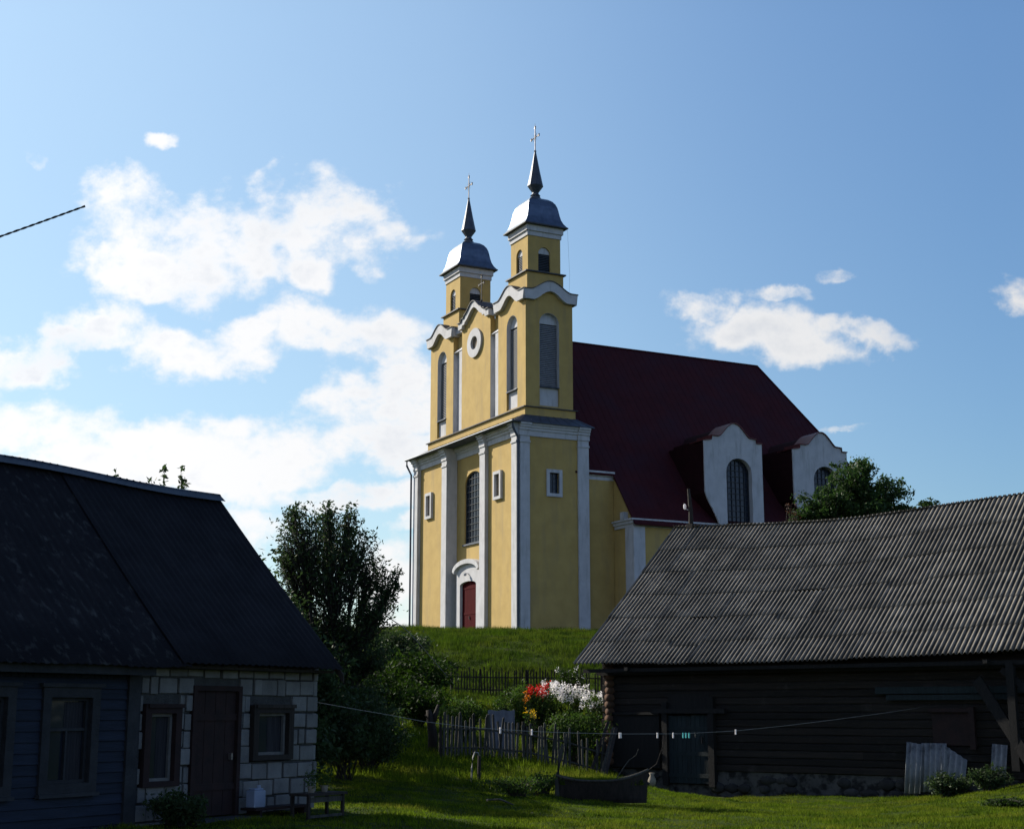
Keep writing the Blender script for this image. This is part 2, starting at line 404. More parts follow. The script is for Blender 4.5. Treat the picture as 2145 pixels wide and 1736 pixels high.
def glass(name, c, rough=.08):
    m = bpy.data.materials.new(name); m.use_nodes = True
    nt = m.node_tree; b = nt.nodes['Principled BSDF']
    b.inputs['Roughness'].default_value = rough; b.inputs['Specular IOR Level'].default_value = .3
    tc = nt.nodes.new('ShaderNodeTexCoord'); n = nt.nodes.new('ShaderNodeTexNoise'); n.inputs['Scale'].default_value = 1.6
    nt.links.new(tc.outputs['Object'], n.inputs['Vector'])
    x = nt.nodes.new('ShaderNodeMix'); x.data_type = 'RGBA'
    x.inputs[6].default_value = (*c, 1); x.inputs[7].default_value = (*[q * 2.2 for q in c], 1)
    nt.links.new(n.outputs['Fac'], x.inputs[0]); nt.links.new(x.outputs[2], b.inputs['Base Color'])
    bn = nt.nodes.new('ShaderNodeBump'); bn.inputs['Strength'].default_value = .12; bn.inputs['Distance'].default_value = .05
    nt.links.new(n.outputs['Fac'], bn.inputs['Height']); nt.links.new(bn.outputs[0], b.inputs['Normal'])
    return m
M['pane'] = glass('dark_window_glass', (.008, .011, .016))
M['churchpane'] = glass('blue_grey_church_glass', (.010, .015, .026), .2)

def grass_mat(name, a, b_, c, patch=.35):
    m = bpy.data.materials.new(name); m.use_nodes = True
    nt = m.node_tree; N, L = nt.nodes, nt.links; b = N['Principled BSDF']
    b.inputs['Roughness'].default_value = .85; b.inputs['Specular IOR Level'].default_value = .06
    g = N.new('ShaderNodeNewGeometry')
    def nz(s, d=5):
        n = N.new('ShaderNodeTexNoise'); n.inputs['Scale'].default_value = s; n.inputs['Detail'].default_value = d
        L.new(g.outputs['Position'], n.inputs['Vector'])
        r = N.new('ShaderNodeMapRange'); r.inputs['From Min'].default_value = .35; r.inputs['From Max'].default_value = .65
        L.new(n.outputs['Fac'], r.inputs['Value']); return r.outputs[0]
    x = N.new('ShaderNodeMix'); x.data_type = 'RGBA'; x.inputs[6].default_value = (*a, 1); x.inputs[7].default_value = (*b_, 1); L.new(nz(patch), x.inputs[0])
    y = N.new('ShaderNodeMix'); y.data_type = 'RGBA'; L.new(x.outputs[2], y.inputs[6]); y.inputs[7].default_value = (*c, 1); L.new(nz(1.7, 8), y.inputs[0])
    h = N.new('ShaderNodeHueSaturation'); r = N.new('ShaderNodeMapRange'); r.inputs['To Min'].default_value = .6; r.inputs['To Max'].default_value = 1.4
    L.new(g.outputs['Random Per Island'], r.inputs['Value']); L.new(r.outputs[0], h.inputs['Value']); L.new(y.outputs[2], h.inputs['Color'])
    L.new(h.outputs[0], b.inputs['Base Color'])
    t = N.new('ShaderNodeBsdfTranslucent'); ms = N.new('ShaderNodeMixShader'); ms.inputs[0].default_value = .4
    L.new(h.outputs[0], t.inputs['Color']); L.new(b.outputs[0], ms.inputs[1]); L.new(t.outputs[0], ms.inputs[2])
    L.new(ms.outputs[0], N['Material Output'].inputs[0])
    return m
M['grass'] = grass_mat('meadow_grass', (.125, .190, .008), (.170, .180, .018), (.045, .085, .005))
M['hillgrass'] = grass_mat('tall_hill_grass', (.068, .125, .006), (.105, .135, .012), (.016, .034, .004), .5)
M['ground'] = mat('ground_earth_and_moss', (.034, .052, .008), (.022, .034, .007), .8, .95, .6, 6, spec=.03, c3=(.05, .042, .025), s3=.6, t3=(.58, .7))

# ------------------------------------------------------------------ terrain
CP = [(-30, -10, 0), (0, -10, 0), (30, -10, .3), (-20, 15, 0), (0, 15, 0), (20, 15, .3), (-8, 20, .1), (-4, 23, .08), (-2.6, 25, .08), (0, 21, -.03), (8, 21, .0), (16, 22, .5),
      (0, 27, -.15), (3, 30, -.3), (6, 32, -.45), (12, 30, -.1), (16, 32, .3), (3.3, 46, -.35), (2.0, 36, -.35), (4.7, 45, -.75), (7.2, 43, -.72), (9.5, 41.2, -.6), (11.6, 39.5, -.5),
      (13.1, 38.4, -.12), (16, 36, .3), (22, 36, .8), (-10, 30, .1), (-4, 34, .1), (-5, 40, .35), (-1, 41, .2), (1, 41.5, .15), (-2.5, 45, .9), (0, 48, 1.0), (2, 50, 1.3), (-6, 48, 1.3),
      (12, 52, 1.0), (-4, 56, 2.1), (0, 60, 2.5), (5, 60, 2.5), (-10, 60, 2.8), (14, 60, 2.4), (-4, 68, 4.3), (3, 68, 4.2), (12, 68, 4.0), (-12, 68, 4.3), (-5, 76, 5.45), (3, 76, 5.4), (12, 76, 5.3),
      (-14, 76, 5.4), (-6, 82, 6.1), (3, 82, 5.95), (12, 82, 5.95), (-12, 82, 6.05), (0, 92, 6.1), (-15, 95, 6.05), (20, 90, 6.3), (30, 80, 6), (-30, 76, 5.6), (-35, 95, 6), (40, 110, 6.2), (0, 130, 6.0), (-30, 130, 5.6), (60, 60, 3), (-40, 50, 1.5), (-40, 20, 0), (50, 20, .5)]
CPA = np.array(CP, float)
def _u(r2): return np.where(r2 > 1e-9, r2 * np.log(r2 + 1e-12), 0) * .5
_n = len(CPA); _d = ((CPA[:, None, :2] - CPA[None, :, :2]) ** 2).sum(-1)
_A = np.zeros((_n + 3, _n + 3)); _A[:_n, :_n] = _u(_d) + np.eye(_n) * .6
_A[:_n, _n] = 1; _A[:_n, _n + 1:] = CPA[:, :2]; _A[_n:, :_n] = _A[:_n, _n:].T
_W = np.linalg.solve(_A, np.concatenate([CPA[:, 2], np.zeros(3)]))
def zt(x, y):
    x = np.clip(np.asarray(x, float), -45, 65); y = np.clip(np.asarray(y, float), -12, 132)
    out = np.zeros(x.shape); 
    for i in range(_n): out += _W[i] * _u((x - CPA[i, 0]) ** 2 + (y - CPA[i, 1]) ** 2)
    return out + _W[_n] + _W[_n + 1] * x + _W[_n + 2] * y
def zg(x, y): return float(zt(np.array([x]), np.array([y]))[0])

def bumps(x, y):
    return .04 * np.sin(x * 1.7 + 1.3 * np.sin(y * .9)) * np.sin(y * 1.3 + x * .4) + .025 * np.sin(x * 4.1 + y * 2.3) * np.sin(y * 3.7 - x)
def ground():
    xs = np.concatenate([[-3000, -1200, -500, -220, -110, -70, -50], np.arange(-45, -14, 1.5), np.arange(-14, 22, .4), np.arange(22, 66, 2), [75, 100, 180, 400, 1200, 3000]])
    ys = np.concatenate([[-2500, -800, -250, -80, -30], np.arange(-12, 17, 2), np.arange(17, 90, .4), np.arange(90, 133, 3), [140, 160, 220, 400, 900, 2000, 4000]])
    X, Y = np.meshgrid(xs, ys)
    Z = zt(X, Y) + bumps(X, Y) * ((X > -20) & (X < 25) & (Y > 16) & (Y < 95))
    nx, ny = len(xs), len(ys)
    vs = np.stack([X, Y, Z], -1).reshape(-1, 3)
    me = bpy.data.meshes.new('ground')
    fs = [(j * nx + i, j * nx + i + 1, (j + 1) * nx + i + 1, (j + 1) * nx + i) for j in range(ny - 1) for i in range(nx - 1)]
    me.from_pydata(vs.tolist(), [], fs); me.materials.append(M['ground'])
    me.polygons.foreach_set('use_smooth', [True] * len(me.polygons))
    o = bpy.data.objects.new('ground', me); col.objects.link(o)
    tag(o, kind='structure')
ground()

def blades(name, X, Y, h, w, m, lean=.35):
    n = len(X); Z = zt(X, Y) + bumps(X, Y) * ((X > -20) & (X < 25) & (Y > 16) & (Y < 95)) - .01
    a = rng.uniform(0, 2 * PI, n); hh = h * rng.uniform(.45, 1.2, n); ww = w * rng.uniform(.6, 1.3, n)
    dx, dy = np.cos(a) * ww, np.sin(a) * ww
    la = rng.uniform(0, 2 * PI, n); lr = lean * hh * rng.uniform(.2, 1, n)
    P = np.stack([X, Y, Z], -1)
    A_ = P + np.stack([dx, dy, 0 * dx], -1); B_ = P - np.stack([dx, dy, 0 * dx], -1)
    C_ = P + np.stack([np.cos(la) * lr, np.sin(la) * lr, hh], -1)
    return raw(name, np.stack([A_, B_, C_], 1).reshape(-1, 3), 3, m)
def outside(X, Y):     # keep blades out of the buildings
    bx_, by_ = np.array([.777, -.629]), np.array([.629, .777])
    lx = (X - 1.916) * bx_[0] + (Y - 46.6) * bx_[1]; ly = (X - 1.916) * by_[0] + (Y - 46.6) * by_[1]
    k = ~((lx > .8) & (ly > .5))
    hx_, hy_ = np.array([.533, .846]), np.array([-.846, .533])
    lx = (X + 3.298) * hx_[0] + (Y - 25.24) * hx_[1]; ly = (X + 3.298) * hy_[0] + (Y - 25.24) * hy_[1]
    k &= ~((lx < .1) & (ly > -.1) & (ly < 5))
    vx, vy = np.array([.8905, .455]), np.array([-.455, .8905])
    lx = (X - .31) * vx[0] + (Y - 85) * vx[1]; ly = (X - .31) * vy[0] + (Y - 85) * vy[1]
    return k & ~((lx > -.1) & (ly > -.1) & (ly < 16))
def scatter(n, x0, x1, y0, y1, spread=.36):
    Y = np.sqrt(rng.uniform(y0 ** 2, y1 ** 2, n)); X = rng.uniform(-spread, spread, n) * Y
    k = (X > x0) & (X < x1); return X[k], Y[k]
# lawn in the yard
X, Y = scatter(820000, -11, 22, 13.5, 47, .52)
dn = np.sin(X * 2.1 + np.sin(Y * 1.7) * 2) * np.sin(Y * 1.9 + np.cos(X * 1.3) * 2)
k = outside(X, Y) & (rng.random(len(X)) < .7 + .3 * dn); X, Y = X[k], Y[k]
tag(blades('yard_grass', X, Y, .068 * (1 + .5 * dn[k]), .0075, M['grass'], .8), 'short green grass of the yard', kind='stuff')
# broad-leaved weeds and clover in the lawn
X, Y = scatter(60000, -5, 19, 19, 46, .40)
k = outside(X, Y) & (np.sin(X * 1.3 + 2 * np.sin(Y * .9)) * np.sin(Y * 1.1 + X * .7) > .25); X, Y = X[k], Y[k]
tag(blades('yard_clover', X, Y, .05, .022, M['hillgrass'], 1.6), 'low broad-leaved weeds and clover in the yard', kind='stuff')
# tall grass on the hill
X, Y = scatter(330000, -30, 20, 52, 86, .30)
k = outside(X, Y); X, Y = X[k], Y[k]
cl = .75 + .5 * np.sin(X * 1.1 + np.sin(Y * .8) * 1.5) * np.sin(Y * 1.2 + X * .3)
tag(blades('hill_grass', X, Y, .30 * cl, .014, M['hillgrass'], .5), 'tall grass covering the church hill', kind='stuff')
# rough grass between yard and hill
X, Y = scatter(120000, -8, 3, 36, 54, .3)
k = outside(X, Y); X, Y = X[k], Y[k]
tag(blades('garden_grass', X, Y, .22, .010, M['grass'], .5), 'rough grass between the yard and the hill', kind='stuff')

# ------------------------------------------------------------------ church
CZ = 6.2
church = empty('church', (.3098, 85, CZ), math.atan2(.455, .8905),
               'yellow church with white trim, two grey domed towers and a steep dark red roof', 'church')
S = (0, 0, -CZ)
def arc(cx, w, z0, z1, n=12):          # arch points from right spring over the top to left spring (half width w)
    return [(cx + w * math.cos(PI * i / n), z0 + (z1 - z0) * math.sin(PI * i / n)) for i in range(n + 1)]
def arch_hole(cx, w, zb, zs, zt_, n=12):
    return [(cx - w, zb), (cx + w, zb)] + arc(cx, w, zs, zt_, n)
def rect(a0, a1, b0, b1): return [(a0, b0), (a1, b0), (a1, b1), (a0, b1)]
def cpart(mb, name, m, parent=church, **k): return mb.build(name, M[m], parent, shift=S, **k)

# walls of the lower front block
w = MB()
w.plate(rect(.3, 4.95, 6, 17.9), [rect(2.61, 3.27, 14.42, 15.78)], 'x', .25, .6)
w.plate(rect(10.25, 15.25, 6, 17.9), [rect(12.92, 13.58, 14.42, 15.78)], 'x', .25, .6)
w.plate(rect(4.4, 10.8, 6, 17.9), [arch_hole(7.6, 1.27, 12.1, 15.9, 16.68), rect(6.45, 8.75, 5.9, 9.7)], 'x', .77, 1.1)
w.plate(rect(.35, 4.9, 6, 17.9), [rect(2.2, 2.86, 14.38, 15.62)], 'y', .12, .5)
w.box(.35, 4.9, 15.05, 15.43, 6, 17.9)
w.box(4.6, 4.9, .5, 15.05, 6, 18.4)
w.box(1.2, 4.6, .6, 15, 17.95, 18.4)
cpart(w, 'lower_wall', 'yellow')
for u0, u1, d in ((.1, .78, .3), (4.38, 5.12, .765), (10.05, 10.82, .765), (14.78, 15.46, .3)):
    w = MB(); w.box(0, d, u0, u1, 6, 17.75); w.box(-.05, d, u0 - .03, u1 + .03, 17.3, 17.42)
    cpart(w, 'pilaster', 'white')
for v0, v1 in ((.2, .84), (4.14, 4.88)):
    w = MB(); w.box(v0, v1, 0, .3, 6, 17.75); w.box(v0 - .03, v1 + .03, -.05, .3, 17.3, 17.42)
    cpart(w, 'pilaster', 'white')
w = MB()
def band_x(u0, u1, v, dd=.5):
    w.box(v, v + dd, u0, u1, 17.72, 18.05); w.box(v - .07, v + dd, u0, u1, 18.05, 18.22); w.box(v - .16, v + dd, u0, u1, 18.22, 18.36); w.box(v - .25, v + dd, u0, u1, 18.36, 18.5)
band_x(.8, 4.36, .16); band_x(10.84, 14.76, .16); band_x(5.14, 10.03, .68, .3)
for a, b in ((.06, .8), (4.36, 5.14), (10.03, 10.84), (14.76, 15.5)): band_x(a, b, -.05, .72)
for v0, v1, y in ((.12, .86, -.06), (.86, 4.12, .04), (4.12, 4.92, -.06)):
    for z0, z1, e in ((17.72, 18.05, 0), (18.05, 18.22, .07), (18.22, 18.36, .14), (18.36, 18.5, .22)):
        w.box(v0, v1, y - e, .5, z0, z1)
cpart(w, 'entablature', 'white')
w = MB()
o4 = [(-.42, -.32, 18.52), (5.15, -.32, 18.52), (5.15, 15.88, 18.52), (-.42, 15.88, 18.52)]
i4 = [(.8, .6, 19.14), (4.35, .6, 19.14), (4.35, 14.95, 19.14), (.8, 14.95, 19.14)]
w.add(o4 + i4 + [(p[0], p[1], p[2] - .04) for p in o4], [(0, 1, 5, 4), (1, 2, 6, 5), (2, 3, 7, 6), (3, 0, 4, 7), (4, 5, 6, 7), (0, 1, 9, 8), (1, 2, 10, 9), (2, 3, 11, 10), (3, 0, 8, 11), (8, 9, 10, 11)])
for i in range(22):                     # standing seams of the skirt roof
    u = .2 + i * .7
    w.tube([(-.40, u, 18.545), (.8, u * .925 + .58, 19.155)], .018, 4)
for i in range(8):
    v = .1 + i * .68
    w.tube([(v, -.30, 18.545), (.85 + v * .68, .6, 19.155)], .018, 4)
cpart(w, 'skirt_roof', 'zincdark')

def small_window(axis, a0, a1, d, fw, out):
    z0, z1 = (14.42, 15.78) if axis == 'x' else (14.38, 15.62)
    w = MB(); w.plate(rect(a0 - fw, a1 + fw, z0 - fw, z1 + fw), [rect(a0, a1, z0, z1)], axis, d - out, d + .12)
    fr = cpart(w, 'window', 'white')
    w = MB()
    if axis == 'x': w.box(d + .18, d + .2, a0, a1, z0, z1)
    else: w.box(a0, a1, d + .18, d + .2, z0, z1)
    cpart(w, 'pane', 'churchpane', fr)
    w = MB()
    for q in ((a0 + a1) / 2,):
        w.box(d + .15, d + .178, q - .02, q + .02, z0, z1) if axis == 'x' else w.box(q - .02, q + .02, d + .15, d + .178, z0, z1)
    for i in (1, 2, 3):
        q = z0 + (z1 - z0) * i / 4
        w.box(d + .152, d + .176, a0, a1, q - .015, q + .015) if axis == 'x' else w.box(a0, a1, d + .152, d + .176, q - .015, q + .015)
    cpart(w, 'muntins', 'muntin', fr)
small_window('x', 2.61, 3.27, .25, .19, .16)
small_window('x', 12.92, 13.58, .25, .19, .16)
small_window('y', 2.2, 2.86, .12, .2, .1)

def arched_window(axis, c, hw, zb, zs, ztop, d, nv, nh, parent=church, m='muntin', fr=.07):
    w = MB(); w.plate(arch_hole(c, hw, zb, zs, ztop), [arch_hole(c, hw - fr, zb + fr, zs, ztop - fr)], axis, d, d + .08)
    f = cpart(w, 'window', m, parent)
    w = MB(); w.plate(arch_hole(c, hw - .02, zb + .02, zs, ztop - .02), [], axis, d + .085, d + .1)
    cpart(w, 'pane', 'churchpane', f)
    w = MB()
    def top(a): t = min(1, abs(a - c) / hw); return zs + (ztop - zs) * math.sqrt(max(0, 1 - t * t))
    def bx(a0, a1, z0, z1, e=0):
        if axis == 'x': w.box(d + .02 + e, d + .06 + e, a0, a1, z0, z1)
        else: w.box(a0, a1, d + .02 + e, d + .06 + e, z0, z1)
    for i in range(1, nv):
        a = c - hw + 2 * hw * i / nv; bx(a - .018, a + .018, zb + .05, top(a) - .03)
    for i in range(1, nh):
        z = zb + (ztop - zb) * i / nh
        k = hw if z < zs else hw * math.sqrt(max(0, 1 - ((z - zs) / (ztop - zs)) ** 2))
        bx(c - k + .03, c + k - .03, z - .016, z + .016, .003)
    cpart(w, 'muntins', m, f)
    return f
mw = arched_window('x', 7.6, 1.27, 12.1, 15.9, 16.68, .86, 6, 11)
w = MB(); w.box(.66, 1.0, 6.2, 9.0, 11.98, 12.09); cpart(w, 'sill', 'zincdark', mw)
# portal
w = MB()
w.plate([(5.85, 6), (9.35, 6), (9.35, 10.3)] + [(7.6 + 1.75 * math.cos(t), 10.3 + .6 * math.sin(t)) for t in np.linspace(.15, PI - .15, 12)] + [(5.85, 10.3)],
        [[(6.42, 5.95), (8.78, 5.95)] + [(7.6 + 1.18 * math.cos(t), 9.45 + .22 * math.sin(t)) for t in np.linspace(0, PI, 9)]], 'x', .42, .765)
po = cpart(w, 'portal', 'white')
w = MB()
for o_, v in ((1.92, .2), (1.84, .3)):
    top = [(7.6 + o_ * math.cos(t), 10.38 + .66 * math.sin(t)) for t in np.linspace(0, PI, 16)]
    bot = [(7.6 + (o_ - .22) * math.cos(t), 10.24 + .52 * math.sin(t)) for t in np.linspace(PI, 0, 16)]
    w.plate(top + bot, [], 'x', v, .6 if v < .25 else .7)
cpart(w, 'arched_hood', 'white', po)
w = MB(); w.box(.2, .41, 7.52, 7.58, 10.12, 10.16); w.lathe([(.03, 9.98), (.09, 10.0), (.1, 10.1), (.05, 10.16)], .2, 7.55, 10)
cpart(w, 'lamp', 'white', po)
w = MB()
w.box(.62, .68, 6.35, 8.85, 6, 9.72)
for i in range(12): w.box(.6, .62, 6.44 + i * .195, 6.62 + i * .195, 6.0, 9.6)
w.box(.58, .6, 6.5, 8.7, 7.6, 7.75); w.box(.58, .6, 6.5, 8.7, 9.2, 9.3)
dr = cpart(w, 'door', 'reddoor')
w = MB(); w.box(.53, .58, 7.62, 7.66, 7.3, 7.5); cpart(w, 'handle', 'iron', dr)
# downpipes
w = MB(); w.tube([(-.33, .0, 18.45), (-.3, .02, 18.2), (.06, .05, 17.6), (.06, .05, 6.1)], .075, 8); cpart(w, 'downpipe', 'zincdark')
w = MB(); w.tube([(-.38, 15.8, 18.5), (-.36, 15.85, 18.15), (-.12, 15.62, 17.5), (-.1, 15.6, 6.2)], .07, 8); cpart(w, 'downpipe', 'zincdark')
w = MB(); w.tube([(-.46, -.34, 18.5), (-.46, 15.9, 18.5)], .06, 8); cpart(w, 'gutter', 'zincdark')

# upper storey
def bell(t, W=1.35): return .5 + .5 * math.cos(PI * t / W) if abs(t) < W else 0
def scroll_top(c, hw, zl, rise, W, n=28): return [(c + hw * (1 - 2 * i / n), zl + rise * bell(hw * (1 - 2 * i / n), W) ** .8) for i in range(n + 1)]
def tower(parent, c_v, c_u, hv, hu, mirror=False):
    """c_v,c_u centre; hv,hu half sizes of the square storey"""
    v0, v1, u0, u1 = c_v - hv, c_v + hv, c_u - hu, c_u + hu
    Z0, ZW = 19.66, 26.3
    w = MB()
    fw, fu = .73, c_u - .03
    def wall_poly(c, h): return [(c - h, Z0), (c + h, Z0), (c + h, ZW)] + [(c + 1.05 * math.cos(t), ZW + .02 + .66 * math.sin(t)) for t in np.linspace(0, PI, 14)] + [(c - h, ZW)]
    w.plate(wall_poly(c_u, hu), [arch_hole(fu, fw, 19.8, 25.0, 25.73)], 'x', v0, v0 + .3)
    w.plate(wall_poly(c_u, hu), [], 'x', v1 - .3, v1)
    w.plate(wall_poly(c_v, hv - .302), [arch_hole(c_v, .68, 19.8, 24.98, 25.65)], 'y', u0 if not mirror else u1 - .3, u0 + .3 if not mirror else u1)
    w.plate(wall_poly(c_v, hv - .302), [arch_hole(c_v, .68, 19.8, 24.98, 25.65)], 'y', u1 - .3 if not mirror else u0, u1 if not mirror else u0 + .3)
    w.box(v0 + .31, v1 - .31, u0 + .31, u1 - .31, 26.2, 26.28)
    body = cpart(w, 'tower', 'yellow', parent)
    # curved gable bands on four sides
    w = MB(); cp = MB()
    def band(axis, c, h, d0, d1):
        top = scroll_top(c, h + .25, 26.95, .64, 1.42); inn = scroll_top(c, h + .12, 26.33, .64, 1.18)
        w.plate(top + inn[::-1], [], axis, d0, d1)
        top2 = [(a, b - .14) for a, b in scroll_top(c, h + .12, 26.95, .64, 1.40)]
        e = .12 * (1 if d1 < d0 else -1)
        t3 = [(a, b + .05) for a, b in top]
        cp.plate(t3 + [(a, b + .004) for a, b in top][::-1], [], axis, d0 - (.06 if d1 > d0 else -.06), d1 + (.3 if d1 > d0 else -.3))
    band('x', c_u, hu, v0 - .26, v0 + .02); band('y', c_v, hv, u0 - .26, u0 + .02)
    band('x', c_u, hu, v1 + .26, v1 - .02); band('y', c_v, hv, u1 + .26, u1 - .02)
    cpart(w, 'curved_cornice', 'white', body); cpart(cp, 'coping', 'darkroof', body)
    # louvred openings
    def louv(axis, c, hw, z0, zs, ztop, d, sgn, pan):
        w = MB(); n = int((zs - z0) / .115)
        for i in range(n):
            z = z0 + .03 + i * .115
            if axis == 'x': w.add([(d, c - hw, z), (d, c + hw, z), (d + .09 * sgn, c + hw, z + .075), (d + .09 * sgn, c - hw, z + .075), (d, c - hw, z + .036), (d, c + hw, z + .036), (d + .09 * sgn, c + hw, z + .100), (d + .09 * sgn, c - hw, z + .100)],
                                  [(0, 1, 2, 3), (4, 5, 6, 7), (0, 1, 5, 4), (3, 2, 6, 7)])
            else: w.add([(c - hw, d, z), (c + hw, d, z), (c + hw, d + .09 * sgn, z + .075), (c - hw, d + .09 * sgn, z + .075), (c - hw, d, z + .036), (c + hw, d, z + .036), (c + hw, d + .09 * sgn, z + .100), (c - hw, d + .09 * sgn, z + .100)],
                        [(0, 1, 2, 3), (4, 5, 6, 7), (0, 1, 5, 4), (3, 2, 6, 7)])
        lo = cpart(w, 'louvred_window', 'louvre', body)
        w = MB(); w.plate(rect(c - hw, c + hw, z0, zs), [], axis, d + .12 * sgn, d + .14 * sgn); cpart(w, 'louvre_backing', 'inside', body)
        w = MB(); w.plate([(c + hw, zs)] + arc(c, hw, zs, ztop)[1:-1] + [(c - hw, zs)], [], axis, d + .0 * sgn, d + .1 * sgn)
        if pan: w.plate(rect(c - hw, c + hw, 19.8, z0 - .06), [], axis, d - .1 * sgn, d + .1 * sgn)
        # white reveal lining
        ring = arch_hole(c, hw, z0, zs, ztop); ring2 = [(c + (a - c) * .985, b - .012 if b > zs else b) for a, b in ring]
        w.plate(ring, [ring2], axis, d - .245 * sgn, d + .06 * sgn)
        cpart(w, 'white_infill', 'white', body)
        w = MB()
        if axis == 'x': w.box(d - .3 * sgn, d + .1 * sgn, c - hw, c + hw, z0 - .055, z0)
        else: w.box(c - hw, c + hw, d - .3 * sgn, d + .1 * sgn, z0 - .055, z0)
        cpart(w, 'sill', 'zincdark', body)
    louv('x', fu, fw - .002, 20.98, 25.0, 25.73, v0 + .25, 1, True)
    louv('y', c_v, .678, 21.0, 24.98, 25.65, u0 + .25, 1, True)
    louv('y', c_v, .678, 21.0, 24.98, 25.65, u1 - .25, -1, True)
    # belfry
    bv0, bu0 = 1.60, (1.64 if not mirror else 11.60); a = 2.31
    cv, cu = bv0 + a / 2, bu0 + a / 2
    w = MB()
    w.box(bv0 - .13, bv0 + a + .13, bu0 - .13, bu0 + a + .13, 26.3, 28.42)
    w.plate(rect(bu0, bu0 + a, 28.5, 30.85), [arch_hole(cu, .42, 28.5, 29.75, 30.17)], 'x', bv0, bv0 + .2)
    w.plate(rect(bu0, bu0 + a, 28.5, 30.85), [], 'x', bv0 + a - .2, bv0 + a)
    for q0 in (bu0, bu0 + a - .2):
        w.plate(rect(bv0 + .201, bv0 + a - .201, 28.5, 30.85), [arch_hole(cv, .42, 28.5, 29.72, 30.17)], 'y', q0, q0 + .2)
    bf = cpart(w, 'belfry', 'yellow', body)
    w = MB()
    w.box(bv0 - .27, bv0 + a + .27, bu0 - .27, bu0 + a + .27, 28.42, 28.5)
    cpart(w, 'metal_ledge', 'darkroof', body)
    w = MB(); w.box(bv0 - .39, bv0 + a + .39, bu0 - .39, bu0 + a + .39, 31.5, 31.56)
    cpart(w, 'dome_eave', 'darkroof', body)
    w = MB()
    w.box(bv0 - .06, bv0 + a + .06, bu0 - .06, bu0 + a + .06, 30.82, 31.12)
    w.box(bv0 - .15, bv0 + a + .15, bu0 - .15, bu0 + a + .15, 31.12, 31.5)
    cpart(w, 'belfry_cornice', 'white', body)
    def blouv(axis, c, d, sgn):
        w = MB()
        for i in range(11):
            z = 28.53 + i * .108
            if axis == 'x': w.box(d, d + .07 * sgn, c - .42, c + .42, z, z + .03)
            else: w.box(c - .42, c + .42, d, d + .07 * sgn, z, z + .03)
        cpart(w, 'belfry_louvres', 'zincdark', body)
        w = MB(); w.plate(rect(c - .42, c + .42, 28.5, 29.74), [], axis, d + .075 * sgn, d + .1 * sgn); cpart(w, 'louvre_backing', 'inside', body)
        w = MB(); w.plate(arc(c, .42, 29.74, 30.17), [], axis, d + .02 * sgn, d + .1 * sgn); cpart(w, 'white_tympanum', 'white', body)
    blouv('x', cu, bv0 + .1, 1); blouv('y', cv, bu0 + .08, 1); blouv('y', cv, bu0 + a - .08, -1)
    # dome: square bell roof
    prof = [(1.53, 31.57), (1.46, 31.63), (1.32, 31.84), (1.21, 32.10), (1.14, 32.40), (1.09, 32.70), (1.04, 32.95), (.95, 33.20), (.80, 33.42), (.60, 33.58), (.36, 33.68), (.22, 33.70)]
    w = MB(); m_ = 10
    vs = []
    for r, z in prof:
        for k in range(4 * m_):
            e, f_ = divmod(k, m_); t = f_ / m_ * 2 - 1
            p = [(r, r * t), (-r * t, r), (-r, -r * t), (r * t, -r)][e]
            vs.append((cv + p[0], cu + p[1], z))
    q = 4 * m_
    fs = [(i * q + k, i * q + (k + 1) % q, (i + 1) * q + (k + 1) % q, (i + 1) * q + k) for i in range(len(prof) - 1) for k in range(q)] + [tuple(range(q)), tuple((len(prof) - 1) * q + k for k in range(q))]
    w.add(vs, fs)
    dm = cpart(w, 'dome', 'zinc', body)
    w = MB()
    w.lathe([(.36, 33.66), (.36, 33.80), (.27, 33.86), (.34, 33.94), (.22, 34.06), (.21, 34.14), (.52, 34.58), (.50, 34.64), (.30, 35.6), (.05, 36.95), (.0, 36.96)], cv, cu, 8, PI / 8)
    cpart(w, 'spire', 'zincdark', body)
    w = MB(); cross(w, cv, cu, 36.9, 38.65, 37.9, .56); cpart(w, 'cross', 'crossm', body)
    if not mirror:
        w = MB(); w.tube([(bv0 + a + .36, bu0 - .3, 31.5), (bv0 + a + .5, bu0 - .3, 28.5), (bv0 + a + .45, bu0 - .3, 27.2)], .006, 4); cpart(w, 'conductor_cable', 'wire', body)
    return body
def cross(w, v, u, z0, z1, za, arm):
    w.tube([(v, u, z0), (v, u, z1)], [.035, .03], 6); w.tube([(v, u - arm, za), (v, u + arm, za)], .035, 6)
    w.tube([(v, u, z1), (v, u, z1 + .22)], [.02, .006], 5)
    for (a, b) in ((0, z1 - za), (arm, 0), (-arm, 0)):
        for da, db in ((.07, .07), (-.07, .07), (.07, -.07), (-.07, -.07)):
            w.tube([(v, u + a * .9, za + b * .9), (v, u + a * .9 + da, za + b * .9 + db)], [.03, .04], 5)
    for s in (-1, 1):
        for t in (-1, 1): w.tube([(v, u + s * .04, za + t * .04), (v, u + s * .24, za + t * .24)], [.02, .008], 4)
    w.lathe([(.02, z0 - .02), (.08, z0 + .03), (.08, z0 + .09), (.02, z0 + .14)], v, u, 8)
tower(church, 2.565, 2.54, 1.635, 1.86)
tower(church, 2.565, 13.01, 1.635, 1.86, True)
# plinth of the upper storey
w = MB(); w.box(.82, 4.3, .57, 14.98, 18.9, 19.6); cpart(w, 'upper_plinth', 'yellow')
w = MB(); w.box(.7, 4.42, .45, 15.1, 19.6, 19.655); cpart(w, 'plinth_ledge', 'darkroof')
